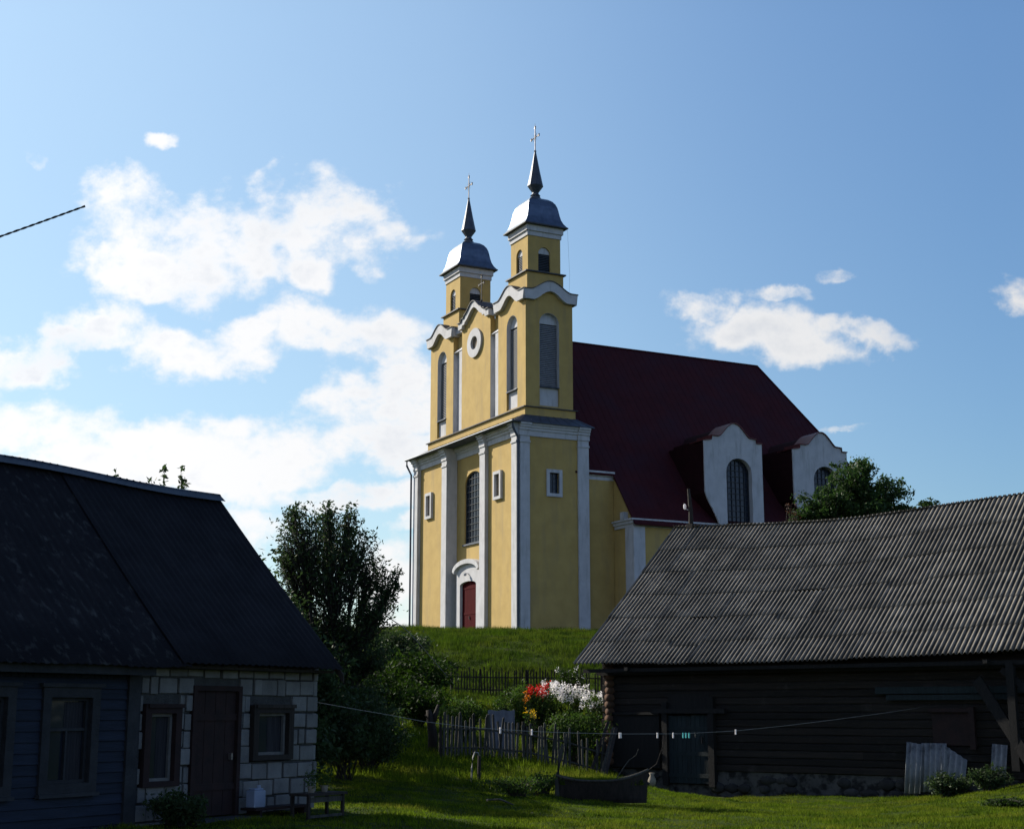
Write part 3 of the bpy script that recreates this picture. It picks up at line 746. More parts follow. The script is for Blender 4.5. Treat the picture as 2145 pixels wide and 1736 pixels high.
# central gable
w = MB()
def ctop(t):
    t = abs(t)
    if t < 1.35: return 27.25 + .68 * bell(t, 1.35)
    if t < 1.75: return 27.1
    return 26.9
gp = [(5.53, 19.66), (9.8, 19.66)] + [(7.66 + t, ctop(t) - .35) for t in np.linspace(2.13, -2.13, 40)]
w.plate(gp, [[(7.72 + .52 * math.cos(t), 25.16 + .46 * math.sin(t)) for t in np.linspace(0, 2 * PI, 24, endpoint=False)]], 'x', .93, 1.25)
w.box(1.27, 1.6, 4.42, 5.53, 25.3, 26.6); w.box(1.27, 1.6, 9.8, 11.14, 25.3, 26.6)
w.box(1.25, 4.0, 4.5, 11.0, 19.7, 26.3)
cpart(w, 'central_gable', 'yellow')
w = MB(); cp = MB()
tt = list(np.linspace(2.28, -2.28, 46))
w.plate([(7.66 + t, ctop(t)) for t in tt] + [(7.66 + t, ctop(t) - .42) for t in tt[::-1]], [], 'x', .70, 1.27)
cp.plate([(7.66 + t * 1.02, ctop(t) + .05) for t in tt] + [(7.66 + t * 1.02, ctop(t) + .004) for t in tt[::-1]], [], 'x', .62, 1.9)
for a, b in ((4.42, 5.45), (9.9, 11.13)):
    w.box(1.0, 1.6, a, b, 26.45, 26.85); cp.box(.95, 1.9, a, b, 26.854, 26.9)
cpart(w, 'gable_cornice', 'white'); cpart(cp, 'gable_coping', 'darkroof')
for a, b, pa, pb, rt_ in ((4.405, 5.525, 4.405, 4.90, 5.522), (9.805, 11.145, 9.805, 10.3, 11.142)):
    w = MB(); w.box(1.24, 1.268, a, b, 19.66, 25.25); w.box(.975, 1.238, pa, pb, 19.66, 25.14); w.box(.945, 1.238, rt_ - .03, rt_, 19.66, 25.14)
    n = 4
    w.add([(1.24, a, 25.5), (1.24, b, 25.5), (.95, b, 25.2), (.95, a, 25.2), (1.24, a, 25.18), (1.24, b, 25.18)], [(0, 1, 2, 3), (3, 2, 5, 4), (0, 3, 4), (1, 2, 5), (0, 1, 5, 4)])
    cpart(w, 'recessed_strip', 'white')
w = MB()
ro = [(7.72 + 1.04 * math.cos(t), 25.16 + .97 * math.sin(t)) for t in np.linspace(0, 2 * PI, 40, endpoint=False)]
ri = [(7.72 + .5 * math.cos(t), 25.16 + .44 * math.sin(t)) for t in np.linspace(0, 2 * PI, 40, endpoint=False)]
w.plate(ro, [ri], 'x', .80, .96); rd = cpart(w, 'round_medallion', 'white')
w = MB(); w.plate([(7.72 + .515 * math.cos(t), 25.16 + .455 * math.sin(t)) for t in np.linspace(0, 2 * PI, 24, endpoint=False)], [], 'x', .98, 1.1); cpart(w, 'infill', 'brown', rd)
w = MB(); cross(w, 1.1, 7.2, 27.85, 29.6, 29.05, .42); cpart(w, 'gable_cross', 'iron')

# nave
w = MB()
w.box(4.91, 6.75, .3, 15.25, 6, 15.45)
sl = (26.0 - 12.9) / (7.78 + 2.1)
uA = -2.0; VE = 28.4
wallp = [(uA + .02, 6), (17.54, 6), (17.54, 12.6), (15.6, 12.6 + 1.95 * sl), (15.2, 15.6), (.35, 15.6), (-.05, 12.6 + 1.95 * sl), (uA + .02, 12.55)]
w.plate(wallp, [], 'x', 6.77, 7.1)
w.box(7.1, VE - .1, uA + .02, uA + .5, 6, 12.6); w.box(7.1, VE - .1, 17.1, 17.54, 6, 12.6); w.box(VE - .6, VE - .1, uA + .5, 17.1, 6, 12.6)
cpart(w, 'nave_wall', 'yellow')
w = MB()
for z0, z1, e in ((15.45, 15.68, 0), (15.68, 15.86, .1), (15.86, 15.98, .2)): w.box(4.9, 6.76, .28 - e, .6, z0, z1)
for z0, z1, e in ((12.42, 12.62, .02), (12.62, 12.8, .12), (12.8, 12.9, .22)):
    w.box(6.70 - e, VE, uA - e, uA + .4, z0, z1)
    w.box(6.70 - e, 7.05, uA + .4, .1, z0, z1 - .003)
w.box(6.45, 6.8, -1.35, -.95, 12.9, 13.35)
cpart(w, 'nave_cornice', 'white')
w = MB(); w.box(6.70, 7.5, uA - .06, uA + .3, 6, 12.42); w.box(6.70, 6.9, uA + .3, -1.1, 6, 12.42); cpart(w, 'pilaster', 'white')
w = MB()
def rz(u): return 26.03 - abs(u - 7.78) * sl
ue = -2.35; uo = 17.91
P = [(4.0, 7.78, rz(7.78)), (23.5, 7.78, rz(7.78)), (VE + .3, ue, rz(ue)), (6.62, ue, rz(ue)), (6.62, .1, rz(.1)), (4.0, .1, rz(.1)),
     (VE + .3, uo, rz(uo)), (6.62, uo, rz(uo)), (6.62, 15.46, rz(15.46)), (4.0, 15.46, rz(15.46))]
P2 = [(a, b, c - .12) for a, b, c in P]; n = len(P)
F = [(0, 5, 4, 3, 2, 1), (0, 1, 6, 7, 8, 9), (1, 2, 6)]
E_ = [(0, 5), (5, 4), (4, 3), (3, 2), (2, 6), (6, 7), (7, 8), (8, 9), (9, 0)]
w.add(P + P2, F + [tuple(i + n for i in reversed(f)) for f in F] + [(a, b, b + n, a + n) for a, b in E_])
nr = cpart(w, 'nave_roof', 'redroof')
w = MB()
v = 4.5
while v < VE:                           # standing seams
    zt_top = 7.78 if v < 23.5 else 7.78 - (v - 23.5) / (VE + .3 - 23.5) * (7.78 - ue)
    lo = ue if v > 6.65 else .12
    if zt_top - lo > .3: w.tube([(v, lo, rz(lo) + .004), (v, zt_top, rz(zt_top) + .004)], .014, 4)
    v += .5
w.tube([(4.0, 7.78, rz(7.78) + .03), (23.5, 7.78, rz(7.78) + .03), (VE + .3, ue, rz(ue) + .03)], .07, 6)
cpart(w, 'roof_seams', 'redroof', nr)
w = MB(); w.box(4.0, 4.2, 2, 13.5, 18, 21); cpart(w, 'roof_end_wall', 'yellow')
def dormer(v0):
    W_ = 4.35; c = v0 + W_ / 2 + .1; y0 = ue - .03
    zs_ = 17.95
    out = [(v0 + 1.02, 12.75), (v0 + W_, 12.75), (v0 + W_, zs_ + .10), (v0 + W_ - .42, zs_ + .10), (v0 + W_ - .44, zs_ + .34)]
    out += [(c + t, zs_ + .38 + .86 * bell(t, 1.12) ** .62) for t in np.linspace(1.12, -1.12, 26)]
    out += [(v0 + 1.02, zs_ + .34), (v0 + .55, zs_ + .34), (v0 + .53, zs_ + .10), (v0, zs_ + .02)]
    out += [(v0, 14.8), (v0 + .10, 14.5), (v0 + .27, 14.15), (v0 + .5, 13.8), (v0 + .72, 13.4), (v0 + .9, 13.05)]
    wc = v0 + 2.56; hw = .96
    hole = arch_hole(wc, hw, 12.6, 16.15, 17.03)
    w = MB(); w.plate(out, [hole], 'y', y0, y0 + .10)
    ring = arch_hole(wc, hw + .06, 12.59, 16.15, 17.09)
    w.plate(ring, [hole], 'y', y0 + .102, y0 + .42)
    d = cpart(w, 'dormer', 'white')
    arched_window('y', wc, hw - .002, 12.7, 16.15, 17.02, y0 + .34, 6, 12, d)
    w = MB(); tp = out[2:-6]
    w.plate([(a, b + .07) for a, b in tp] + [(a, b + .004) for a, b in tp[::-1]], [], 'y', y0 - .10, y0 + 1.6)
    cpart(w, 'dormer_coping', 'copper', d)
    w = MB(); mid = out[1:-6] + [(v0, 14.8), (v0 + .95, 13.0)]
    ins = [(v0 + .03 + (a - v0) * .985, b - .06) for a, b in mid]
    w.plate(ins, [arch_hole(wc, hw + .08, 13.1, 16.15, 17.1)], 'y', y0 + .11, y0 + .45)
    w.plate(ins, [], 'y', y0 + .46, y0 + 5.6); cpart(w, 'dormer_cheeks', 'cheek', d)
    return d
dormer(11.68); dormer(18.45)

# ------------------------------------------------------------------ barn
bO = Vector((1.916, 46.6, 0)); BA = math.atan2(-.629, .777)
barn = empty('log_barn', (bO.x, bO.y, -.6), BA, 'long low dark log barn under a sagging grey corrugated roof', 'barn')
bx_, by_ = Vector((.777, -.629, 0)), Vector((.629, .777, 0))
SB = (0, 0, .6)
def bworld(lx, ly, z): p = bO + bx_ * lx + by_ * ly; return Vector((p.x, p.y, z))
def onbarn(px, py, ly):                 # where a bearing meets the wall plane -> local x, z
    p0 = bworld(0, ly, 0); r = ray(px, py); t = (p0 - Vector((0, 0, EYE))).dot(by_) / r.dot(by_)
    P = Vector((0, 0, EYE)) + r * t; return (P - bO).dot(bx_), P.z
def bp(mb, name, m, parent=None, **k): return mb.build(name, M[m], parent or barn, shift=SB, **k)
BL = 18.5
ev_x = [-1, 0, 2.34, 4.6, 8.06, 10.6, 14.3, 19]; ev_z = [3.1, 3.1, 3.06, 3.03, 3.03, 3.09, 3.18, 3.3]
rd_x = [-1, .05, 3.5, 5.1, 7.35, 8.8, 10.85, 12.5, 19]; rd_z = [8.03, 8.01, 7.84, 7.77, 7.75, 7.86, 7.98, 8.08, 8.3]
def smooth_interp(x, xs, ys):
    return sum(np.interp(x + d, xs, ys) * w_ for d, w_ in ((-1, .25), (0, .5), (1, .25)))
def corrugated(name, x0, x1, y0, y1, eave, ridge, rows, m, parent, pitch=.15, amp=.032, builder=None, jitter=.004, gap=.034, slipped=(), SH=(0, 0, 0)):
    """rows of overlapping corrugated sheets laid on the slope from eave (y0) to ridge (y1)"""
    sheetw = pitch * 7
    rg = random.Random(5); vs = []; fs = []
    ns = int((x1 - x0) / sheetw) + 1
    for r_ in range(rows):
        t0 = r_ / rows - (.018 if r_ else 0); t1 = (r_ + 1) / rows + .012
        for si in range(ns):
            xa = x0 + si * sheetw; xb = min(x1, xa + sheetw + .02)
            if xa >= x1 - .02: continue
            nx = max(4, int((xb - xa) / pitch * 8)); dz = rg.uniform(-jitter, jitter) * 1.2; dt = rg.uniform(-.004, .004)
            if (r_, si) in slipped: dt -= .03
            xsn = np.linspace(xa, xb, nx + 1); base = len(vs); nt = 5
            for j in range(nt + 1):
                t = (t0 + dt) + (t1 - t0) * j / nt
                lift = gap * (1 - j / nt) + .012
                for x in xsn:
                    ze, zr_ = eave(x), ridge(x)
                    sagt = -.05 * math.sin(PI * max(0, min(1, t)))
                    z = ze + (zr_ - ze) * t + sagt + lift + dz + amp * math.cos(2 * PI * x / pitch)
                    vs.append((x, y0 + (y1 - y0) * t, z))
            for j in range(nt):
                for i in range(nx):
                    a = base + j * (nx + 1) + i
                    fs.append((a, a + 1, a + nx + 2, a + nx + 1))
            # lower edge thickness
            b2 = len(vs)
            for x_i in range(nx + 1): p = vs[base + x_i]; vs.append((p[0], p[1] + .002, p[2] - .008))
            for i in range(nx): fs.append((base + i, base + i + 1, b2 + i + 1, b2 + i))
    w = MB(); w.v = vs; w.f = fs
    return w.build(name, M[m], parent, smooth=True, shift=SH)
eave_f = lambda x: float(smooth_interp(x, ev_x, ev_z)); ridge_f = lambda x: float(smooth_interp(x, rd_x, rd_z))
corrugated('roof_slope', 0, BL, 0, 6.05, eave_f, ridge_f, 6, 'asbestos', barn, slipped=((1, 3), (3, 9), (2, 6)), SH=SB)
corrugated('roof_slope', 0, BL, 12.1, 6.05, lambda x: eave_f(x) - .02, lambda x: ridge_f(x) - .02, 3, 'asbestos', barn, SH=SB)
# log walls
w = MB()
def log(p0, p1, r):                     # hewn log: flat-faced, slightly wavy, irregular edges
    n = max(2, int(abs(p1[0] - p0[0]) / .8) + 1); vs = []
    for i in range(n + 1):
        t = i / n; x = p0[0] + (p1[0] - p0[0]) * t; y = p0[1] + (p1[1] - p0[1]) * t; z = p0[2] + (p1[2] - p0[2]) * t
        j = [random.uniform(-.010, .010) for _ in range(4)]
        f = y - .085 + random.uniform(-.008, .008)
        vs += [(x, y - .04, z - r * .97 + j[0]), (x, f, z - r * .72 + j[1]), (x, f + .004, z + r * .70 + j[2]), (x, y - .04, z + r * .95 + j[3]), (x, y + .1, z)]
    w.add(vs, [(5 * i + q, 5 * i + (q + 1) % 5, 5 * i + 5 + (q + 1) % 5, 5 * i + 5 + q) for i in range(n) for q in range(5)] + [(0, 1, 2, 3, 4), tuple(5 * n + q for q in (4, 3, 2, 1, 0))])
def rlog(p0, p1, r): w.tube([p0, tuple((a + b) / 2 + random.uniform(-.012, .012) for a, b in zip(p0, p1)), p1], [r, r * .97, r], 10)
DX0, DX1 = 2.95, 4.6
zz = -.05; k = 0
while zz < 3.15:
    r = random.uniform(.105, .125)
    segs = [(.62, DX0), (DX1, BL)] if zz < 1.75 else [(.62, BL)]
    for a, b in segs:
        if a == DX1: log((a, .82, zz + r), (9.4, .82, zz + r), r); log((9.38, .81, zz + r), (b, .82, zz + r), r * 1.02)
        else: log((a + random.uniform(-.06, .04), .82, zz + r), (b, .82, zz + r), r)
    zz += r * 1.86
bp(w, 'log_wall', 'log')
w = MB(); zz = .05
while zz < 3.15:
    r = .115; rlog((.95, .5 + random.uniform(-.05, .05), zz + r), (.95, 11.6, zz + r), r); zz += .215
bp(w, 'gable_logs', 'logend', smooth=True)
w = MB()
w.plate([(.9, 3.0), (11.2, 3.0), (6.05, 7.55)], [], 'x', .9, .97)
for i in range(48): w.box(.86, .9, 1.1 + i * .21, 1.29 + i * .21, 3.0, 3.0 + max(.05, 4.4 * (1 - abs(1.2 + i * .21 - 6.05) / 5.1)))
bp(w, 'gable_boarding', 'darkwood')
w = MB(); w.box(BL - .3, BL - .2, .9, 11.3, -1, 3.1); w.plate([(.9, 3.0), (11.2, 3.0), (6.05, 7.7)], [], 'x', BL - .3, BL - .22); w.box(1.0, BL, 11.2, 11.3, -1, 3.1); w.box(1.05, BL, 1.0, 1.05, -1, 3.1); bp(w, 'inner_wall', 'darkwood')
# rubble foundation
w = MB(); random.seed(3)
def stone(cx, cy, cz, rx, rz):
    pr = [(.15, -1), (.75, -.6), (1, 0), (.8, .6), (.2, 1)]
    n0 = len(w.v); w.lathe([(a, b) for a, b in pr], 0, 0, 9)
    j = [random.uniform(.8, 1.15) for _ in range(len(w.v) - n0)]
    for i in range(n0, len(w.v)):
        p = w.v[i]; q = j[i - n0]; w.v[i] = (cx + p[0] * rx * q, cy + p[1] * .07 * q, cz + p[2] * rz * q)
for row in range(2):
    x = .9
    while x < BL:
        rx = random.uniform(.16, .34)
        if random.random() < .45 and not (DX0 - .1 < x < DX1 and row == 1): stone(x + rx, .78 + random.uniform(-.03, .05), -.52 + row * .25 + (.0 if x < 12 else .12 * (x - 12) / 2), rx * 1.0, random.uniform(.10, .16))
        x += rx * 1.75
bp(w, 'stone_foundation', 'stone', smooth=True)
w = MB(); w.box(.9, DX0, .79, 1.1, -1.2, -.06); w.box(DX1, BL, .79, 1.1, -1.2, -.04); w.box(DX0, DX1, .79, 1.1, -1.2, -.45); bp(w, 'foundation_core', 'limewash')
# plank door with frame
w = MB(); n = 9
for i in range(n): w.box(DX0 + .12 + i * .158, DX0 + .12 + i * .158 + .15, .70, .735, -.42, 1.55 + random.uniform(-.02, .02))
d_ = bp(w, 'plank_door', 'greydoor')
for za, zb_ in ((1.12, 1.24), (.38, .5), (-.25, -.13)):
    w = MB(); w.box(DX0 + .1, DX1 - .1, .688, .70, za, zb_); bp(w, 'door_batten', 'greydoor', d_)
w = MB(); w.box(4.25, 4.29, .62, .665, .75, .95); bp(w, 'handle', 'iron', d_)
w = MB(); w.box(DX0 - .08, DX0 + .1, .62, .95, -.5, 1.95); w.box(DX1 - .1, DX1 + .1, .6, .95, -.5, 2.1); w.box(DX0 - .4, DX1 + .5, .58, .95, 1.62, 1.76); w.box(DX0 + .1, DX1 - .1, .72, .76, 1.76, 2.2)
bp(w, 'door_frame', 'blackwood')
w = MB(); w.box(.95, 2.75, .6, .7, 1.58, 1.66); w.box(.95, 2.75, .66, .71, .0, 1.58); bp(w, 'board_panel', 'blackwood')
w = MB(); w.box(.6, BL, .42, .58, 2.78, 2.93); w.box(.3, BL, .12, .16, 2.86, 2.97)
for i in (1, 10): w.box(.7 + i * 1.25, .82 + i * 1.25, .0, .9, 2.9, 3.0 - .0)
bp(w, 'eave_beam', 'blackwood')
w = MB()
w.box(9.9, 14.2, .58, .70, 2.15, 2.33); w.box(10.2, 13.6, .6, .69, 1.98, 2.12); bp(w, 'weathered_beam', 'greydoor')
w = MB(); w.box(11.4, 12.6, .60, .70, 1.66, 1.76); w.box(12.5, 12.65, .58, .70, .7, 1.8); w.box(11.45, 12.5, .68, .72, .8, 1.66)
bp(w, 'hatch', 'rustbox')
def beam(w, p, q, a, b):                # rectangular beam between two points
    p, q = Vector(p), Vector(q); d = (q - p).normalized(); s = d.cross(Vector((0, 1, 0))).normalized() * a; t = Vector((0, b, 0))
    c = [p - s - t, p + s - t, p + s + t, p - s + t]; e = [x + (q - p) for x in c]
    w.add(c + e, [(0, 1, 2, 3), (4, 5, 6, 7), (0, 1, 5, 4), (1, 2, 6, 5), (2, 3, 7, 6), (3, 0, 4, 7)])
w = MB(); beam(w, (12.9, .3, 2.5), (14.3, .1, .3), .14, .05); beam(w, (13.6, .25, 2.75), (14.6, .2, 1.9), .08, .05); w.box(13.75, 13.95, .1, .3, .2, 2.9)
bp(w, 'diagonal_brace', 'blackwood')
# post with insulator standing on the ridge
px_, pz_ = onbarn(1447, 1100, 6.05)
w = MB(); w.tube([(px_, 6.05, 7.6), (px_ + .01, 6.05, 8.5), (px_ - .06, 6.05, 9.35)], [.10, .08, .05], 8)
w.box(px_ - .12, px_ + .12, 5.95, 6.15, 7.95, 8.1); po_ = bp(w, 'ridge_post', 'darkwood')
w = MB(); w.lathe([(.02, 8.62), (.05, 8.66), (.05, 8.78), (.02, 8.82)], px_ - .2, 6.0, 8); w.tube([(px_ - .2, 6.0, 8.64), (px_ - .05, 6.05, 8.6)], .01, 5); bp(w, 'insulator', 'petalw', po_)

# things leaning on the barn
def lean_sheet(x0, x1, z0, z1, y0, y1, label, hs=1.0):
    o = empty('corrugated_sheet', bworld((x0 + x1) / 2, y0, z0), BA, label, 'roof sheet', 'scrap roofing sheets leaning on the barn')
    W_ = x1 - x0; n = int(W_ / .15 * 8); H_ = z1 - z0; vs = []
    for j in range(2):
        for t in (0, -.009):
            for i in range(n + 1):
                x = -W_ / 2 + W_ * i / n
                hh = H_ * (1 if j else 0) * (1 - .18 * (i / n) * hs)
                vs.append((x, j * (y1 - y0) + .036 * math.cos(2 * PI * x / .15) + t, hh))
    m = n + 1; fs = []
    for i in range(n):
        fs += [(i, i + 1, 2 * m + i + 1, 2 * m + i), (m + i, m + i + 1, 3 * m + i + 1, 3 * m + i), (2 * m + i, 2 * m + i + 1, 3 * m + i + 1, 3 * m + i), (i, i + 1, m + i + 1, m + i)]
    fs += [(0, m, 3 * m, 2 * m), (n, m + n, 3 * m + n, 2 * m + n)]
    w = MB().add(vs, fs); w.build('sheet', mat('grey_scrap_sheet', (.24, .25, .26), (.13, .14, .15), 3, .9, .4, 20, c3=(.05, .05, .05), s3=3, t3=(.55, .7)), o, smooth=True)
    return o
lean_sheet(10.75, 11.2, -.45, .88, .30, .62, 'narrow grey corrugated sheet at the left of the leaning scrap sheets', .3)
lean_sheet(11.15, 11.85, -.4, .85, .36, .64, 'widest grey corrugated sheet leaning on the barn wall between two others', 0)
lean_sheet(11.75, 12.4, -.3, .84, .26, .58, 'darker tilted corrugated sheet at the right of the leaning scrap sheets', 2)
lean_sheet(13.1, 13.5, -.1, .86, .3, .6, 'small piece of corrugated sheet by the barn corner brace', .2)

# ------------------------------------------------------------------ house
hO = Vector((-3.298, 25.24, 0)); HA = math.atan2(.846, .533)
hx_, hy_ = Vector((.533, .846, 0)), Vector((-.846, .533, 0))
house = empty('village_house', (hO.x, hO.y, .1), HA, 'single-storey house, half blue boards and half white blocks, under a dark roof', 'house')
SH_ = (0, 0, -.1)
def hp(mb, name, m, parent=None, **k): return mb.build(name, M[m], parent or house, shift=SH_, **k)
HL = -13.0; D_ = 5.0
TOPZ = 2.42
opens = [(-2.98, -1.90, -.2, 2.08), (-1.66, -.64, .90, 1.78), (-3.98, -3.22, .60, 1.80)]
w = MB()
w.plate(rect(-4.05, -.04, -.2, TOPZ), [rect(max(a, -4.0), b, max(c, -.1), d) for a, b, c, d in opens], 'y', .04, .3)
w.box(-.3, -.04, .3, D_ - .3, -.2, TOPZ); w.box(HL, 0, D_ - .3, D_, -.2, TOPZ)
hp(w, 'mortar_wall', 'mortar')
w = MB(); random.seed(21)
zc, row = -.15, 0
ch = .262
while zc < TOPZ - .05:
    x = -4.05 + (-.18 if row % 2 else 0) + random.uniform(-.04, .04)
    z1 = min(zc + ch - .028, TOPZ)
    while x < 0:
        L_ = random.choice([.38, .38, .38, .36, .19]) ; xa, xb = x, min(x + L_ - random.uniform(.018, .035), -.005)
        x += L_
        if xa < -4.05: xa = -4.05
        segs = [(xa, xb)]
        for (a, b, c, d) in opens:
            if zc < d - .03 and z1 > c + .03:
                ns_ = []
                for (p, q) in segs:
                    if q <= a or p >= b: ns_.append((p, q))
                    else:
                        if p < a: ns_.append((p, a))
                        if q > b: ns_.append((b, q))
                segs = ns_
        for p, q in segs:
            if q - p < .05: continue
            j = [random.uniform(-.014, .014) for _ in range(8)]; yo = random.uniform(-.02, .01)
            a0, a1, b0, b1 = p + j[0], q + j[1], zc + j[2], z1 + j[3]
            w.box(a0, a1, yo, .12, b0, b1)
    zc += ch; row += 1
hp(w, 'block_wall', 'block', bevel=.012)
w = MB(); zc = -.15
while zc < TOPZ - .1:
    y = .02
    while y < D_: w.box(-.1, -.001, y, min(y + .37, D_), zc, zc + ch - .03); y += .4
    zc += ch
hp(w, 'gable_blocks', 'block')
w = MB(); n = 16
w.plate([(0.1, TOPZ), (D_ - .1, TOPZ), (2.5, 5.2)], [], 'x', -.1, -.05)
hp(w, 'gable_boarding', 'darkwood')
# blue boarded part
WB = [(-5.75, -4.98, .70, 1.90), (-7.2, -6.44, .70, 1.90), (-8.8, -8.0, .7, 1.9)]
w = MB(); zb = .12
w.plate(rect(HL, -4.32, -.2, TOPZ), [rect(*q) for q in WB], 'y', .02, .2)
while zb < TOPZ - .35:
    bh = .145
    xs = [(HL, -4.32)]
    for (a, b, c, d) in WB:
        if zb < d and zb + bh > c:
            nx_ = []
            for p, q in xs:
                if q <= a or p >= b: nx_.append((p, q)); continue
                if p < a: nx_.append((p, a))
                if q > b: nx_.append((b, q))
            xs = nx_
    for p, q in xs:
        w.add([(p, -.035, zb), (q, -.035, zb), (q, -.012, zb + bh - .008), (p, -.012, zb + bh - .008), (p, .03, zb), (q, .03, zb), (q, .03, zb + bh - .008), (p, .03, zb + bh - .008)],
              [(0, 1, 2, 3), (0, 1, 5, 4), (3, 2, 6, 7), (0, 3, 7, 4), (1, 2, 6, 5)])
    zb += bh
i = 0
while HL + i * .12 < -4.32: w.box(HL + i * .12, HL + i * .12 + .11, -.03, .02, zb, TOPZ); i += 1
i = 0
while HL + i * .14 < -4.32: w.box(HL + i * .14, HL + i * .14 + .13, -.03, .02, -.2, .11); i += 1
hp(w, 'blue_board_wall', 'bluewood')
w = MB(); w.box(-4.33, -4.12, -.07, .25, -.2, TOPZ); w.box(-4.12, -4.05, -.02, .2, -.2, TOPZ); hp(w, 'corner_board', 'trimwood')
def house_window(a, b, c, d, frame, cas, kind):
    w = MB()
    cw = .12 if kind == 'blue' else .1
    w.plate(rect(a - cw, b + cw, c - cw * (1 if kind == 'blue' else .6), d + cw * 1.1), [rect(a + .02, b - .02, c + .02, d - .02)], 'y', -.07, .03)
    if kind == 'blue': w.box(a - .17, b + .17, -.11, .0, d + .12, d + .17); w.box(a - .14, b + .14, -.12, .0, c - .16, c - .11)
    else: w.box(a - .06, b + .12, -.10, .0, d + .06, d + .12)
    o = hp(w, 'window', cas)
    w = MB(); f_ = .045
    w.plate(rect(a + .02, b - .02, c + .02, d - .02), [rect(a + .02 + f_, b - .02 - f_, c + .02 + f_, d - .02 - f_)], 'y', .02, .07)
    if kind == 'blue':
        zt2 = c + (d - c) * .62
        w.box(a + .06, b - .06, .025, .065, zt2 - .02, zt2 + .02); w.box((a + b) / 2 - .015, (a + b) / 2 + .015, .025, .065, c + .06, zt2 - .02)
    hp(w, 'frame', frame, o)
    w = MB(); w.box(a + .03, b - .03, .075, .08, c + .03, d - .03)
    hp(w, 'pane', 'pane', o)
    if kind != 'door':
        w = MB(); n = 16; vs = []
        A_, B_ = (a + b) / 2 - .02, b - .08
        for i in range(n + 1):
            t = i / n
            for z in (c + .06, d - .08): vs.append((A_ + (B_ - A_) * t, .071 + .003 * math.sin(t * 40), z))
        w.add(vs, [(2 * i, 2 * i + 1, 2 * i + 3, 2 * i + 2) for i in range(n)])
        hp(w, 'curtain', 'curtain', o)
for (a, b, c, d) in WB: house_window(a, b, c, d, 'trimwood', 'trimwood', 'blue')
house_window(-3.88, -3.34, .66, 1.68, 'palewood', 'rustbox', 'brown')
house_window(-1.54, -.77, .98, 1.68, 'palewood', 'darkwood', 'brown')
w = MB(); w.box(-2.98, -2.9, -.04, .2, -.1, 2.08); w.box(-1.98, -1.90, -.04, .2, -.1, 2.08); w.box(-2.9, -1.98, -.04, .2, 2.0, 2.08)
for i in range(8): w.box(-2.9 + i * .115, -2.9 + i * .115 + .11, .02 + .004 * (i % 2), .07, .12, 2.0)
w.box(-2.9, -1.98, .0, .02, 1.55, 1.65); w.box(-2.9, -1.98, .0, .02, .5, .6)
dr = hp(w, 'entrance_door', 'rustbox')
w = MB(); w.box(-2.12, -2.09, -.05, .02, .95, 1.05); hp(w, 'handle', 'crossm', dr)
w = MB(); w.box(-3.1, -1.8, -.5, .0, -.1, .1); hp(w, 'doorstep', 'mortar')
# eaves and roof
w = MB(); w.box(HL - .2, -4.1, -.32, -.02, 2.28, 2.33); w.box(HL - .2, -4.1, -.36, -.32, 2.2, 2.34); hp(w, 'fascia', 'trimwood')
w = MB(); w.box(HL, -.02, -.03, .15, TOPZ - .02, TOPZ + .08); w.box(-4.1, .05, -.3, -.03, 2.32, 2.36); hp(w, 'wall_plate', 'darkwood')
he = lambda x: 2.33 + (.015 if x > -4 else 0)
hr = lambda x: 5.52 + .03 * math.sin(x * 1.1)
corrugated('old_roof', HL - .2, -3.5, -.5, 2.5, lambda x: he(x) - .045, lambda x: hr(x) - .04, 1, 'asbmoss', house, amp=.008, SH=SH_)
corrugated('newer_roof', -3.68, .06, -.5, 2.5, he, hr, 1, 'asbdark', house, amp=.011, SH=SH_)
corrugated('back_roof', HL - .2, .06, 5.5, 2.5, he, hr, 3, 'asbdark', house, amp=.016, SH=SH_)
w = MB()
pts = [(x, 2.5, hr(x) + .03) for x in np.linspace(HL - .2, .05, 40)]
for s in (-1, 1):
    vs = []
    for p in pts: vs += [(p[0], p[1], p[2] + .05), (p[0], p[1] + s * .17, p[2] - .10)]
    w.add(vs, [(2 * i, 2 * i + 1, 2 * i + 3, 2 * i + 2) for i in range(len(pts) - 1)])
w.tube(pts[::3] + [pts[-1]], .05, 8)
hp(w, 'ridge_cap', 'ridgecap', smooth=True)
w = MB()
for s in (-1, 1):
    b0 = Vector((.05, 2.5 + s * 3.02, 2.30)); b1 = Vector((.05, 2.5, 5.50))
    w.add([b0 + Vector((0, 0, 0)), b1, b1 - Vector((0, 0, .16)), b0 - Vector((0, 0, .14)), b0 + Vector((-.03, 0, 0)), b1 + Vector((-.03, 0, 0)), b1 - Vector((.03, 0, .16)), b0 - Vector((.03, 0, .14))],
          [(0, 1, 2, 3), (4, 5, 6, 7), (0, 1, 5, 4), (3, 2, 6, 7), (0, 3, 7, 4), (1, 2, 6, 5)])
hp(w, 'bargeboard', 'darkwood')
w = MB(); w.box(HL, -.05, .3, D_ - .3, -.1, .0); w.box(HL, HL + .2, .2, D_ - .3, 0, TOPZ); w.box(HL, -.1, .45, .5, .0, TOPZ)
hp(w, 'inner_wall', 'inside')

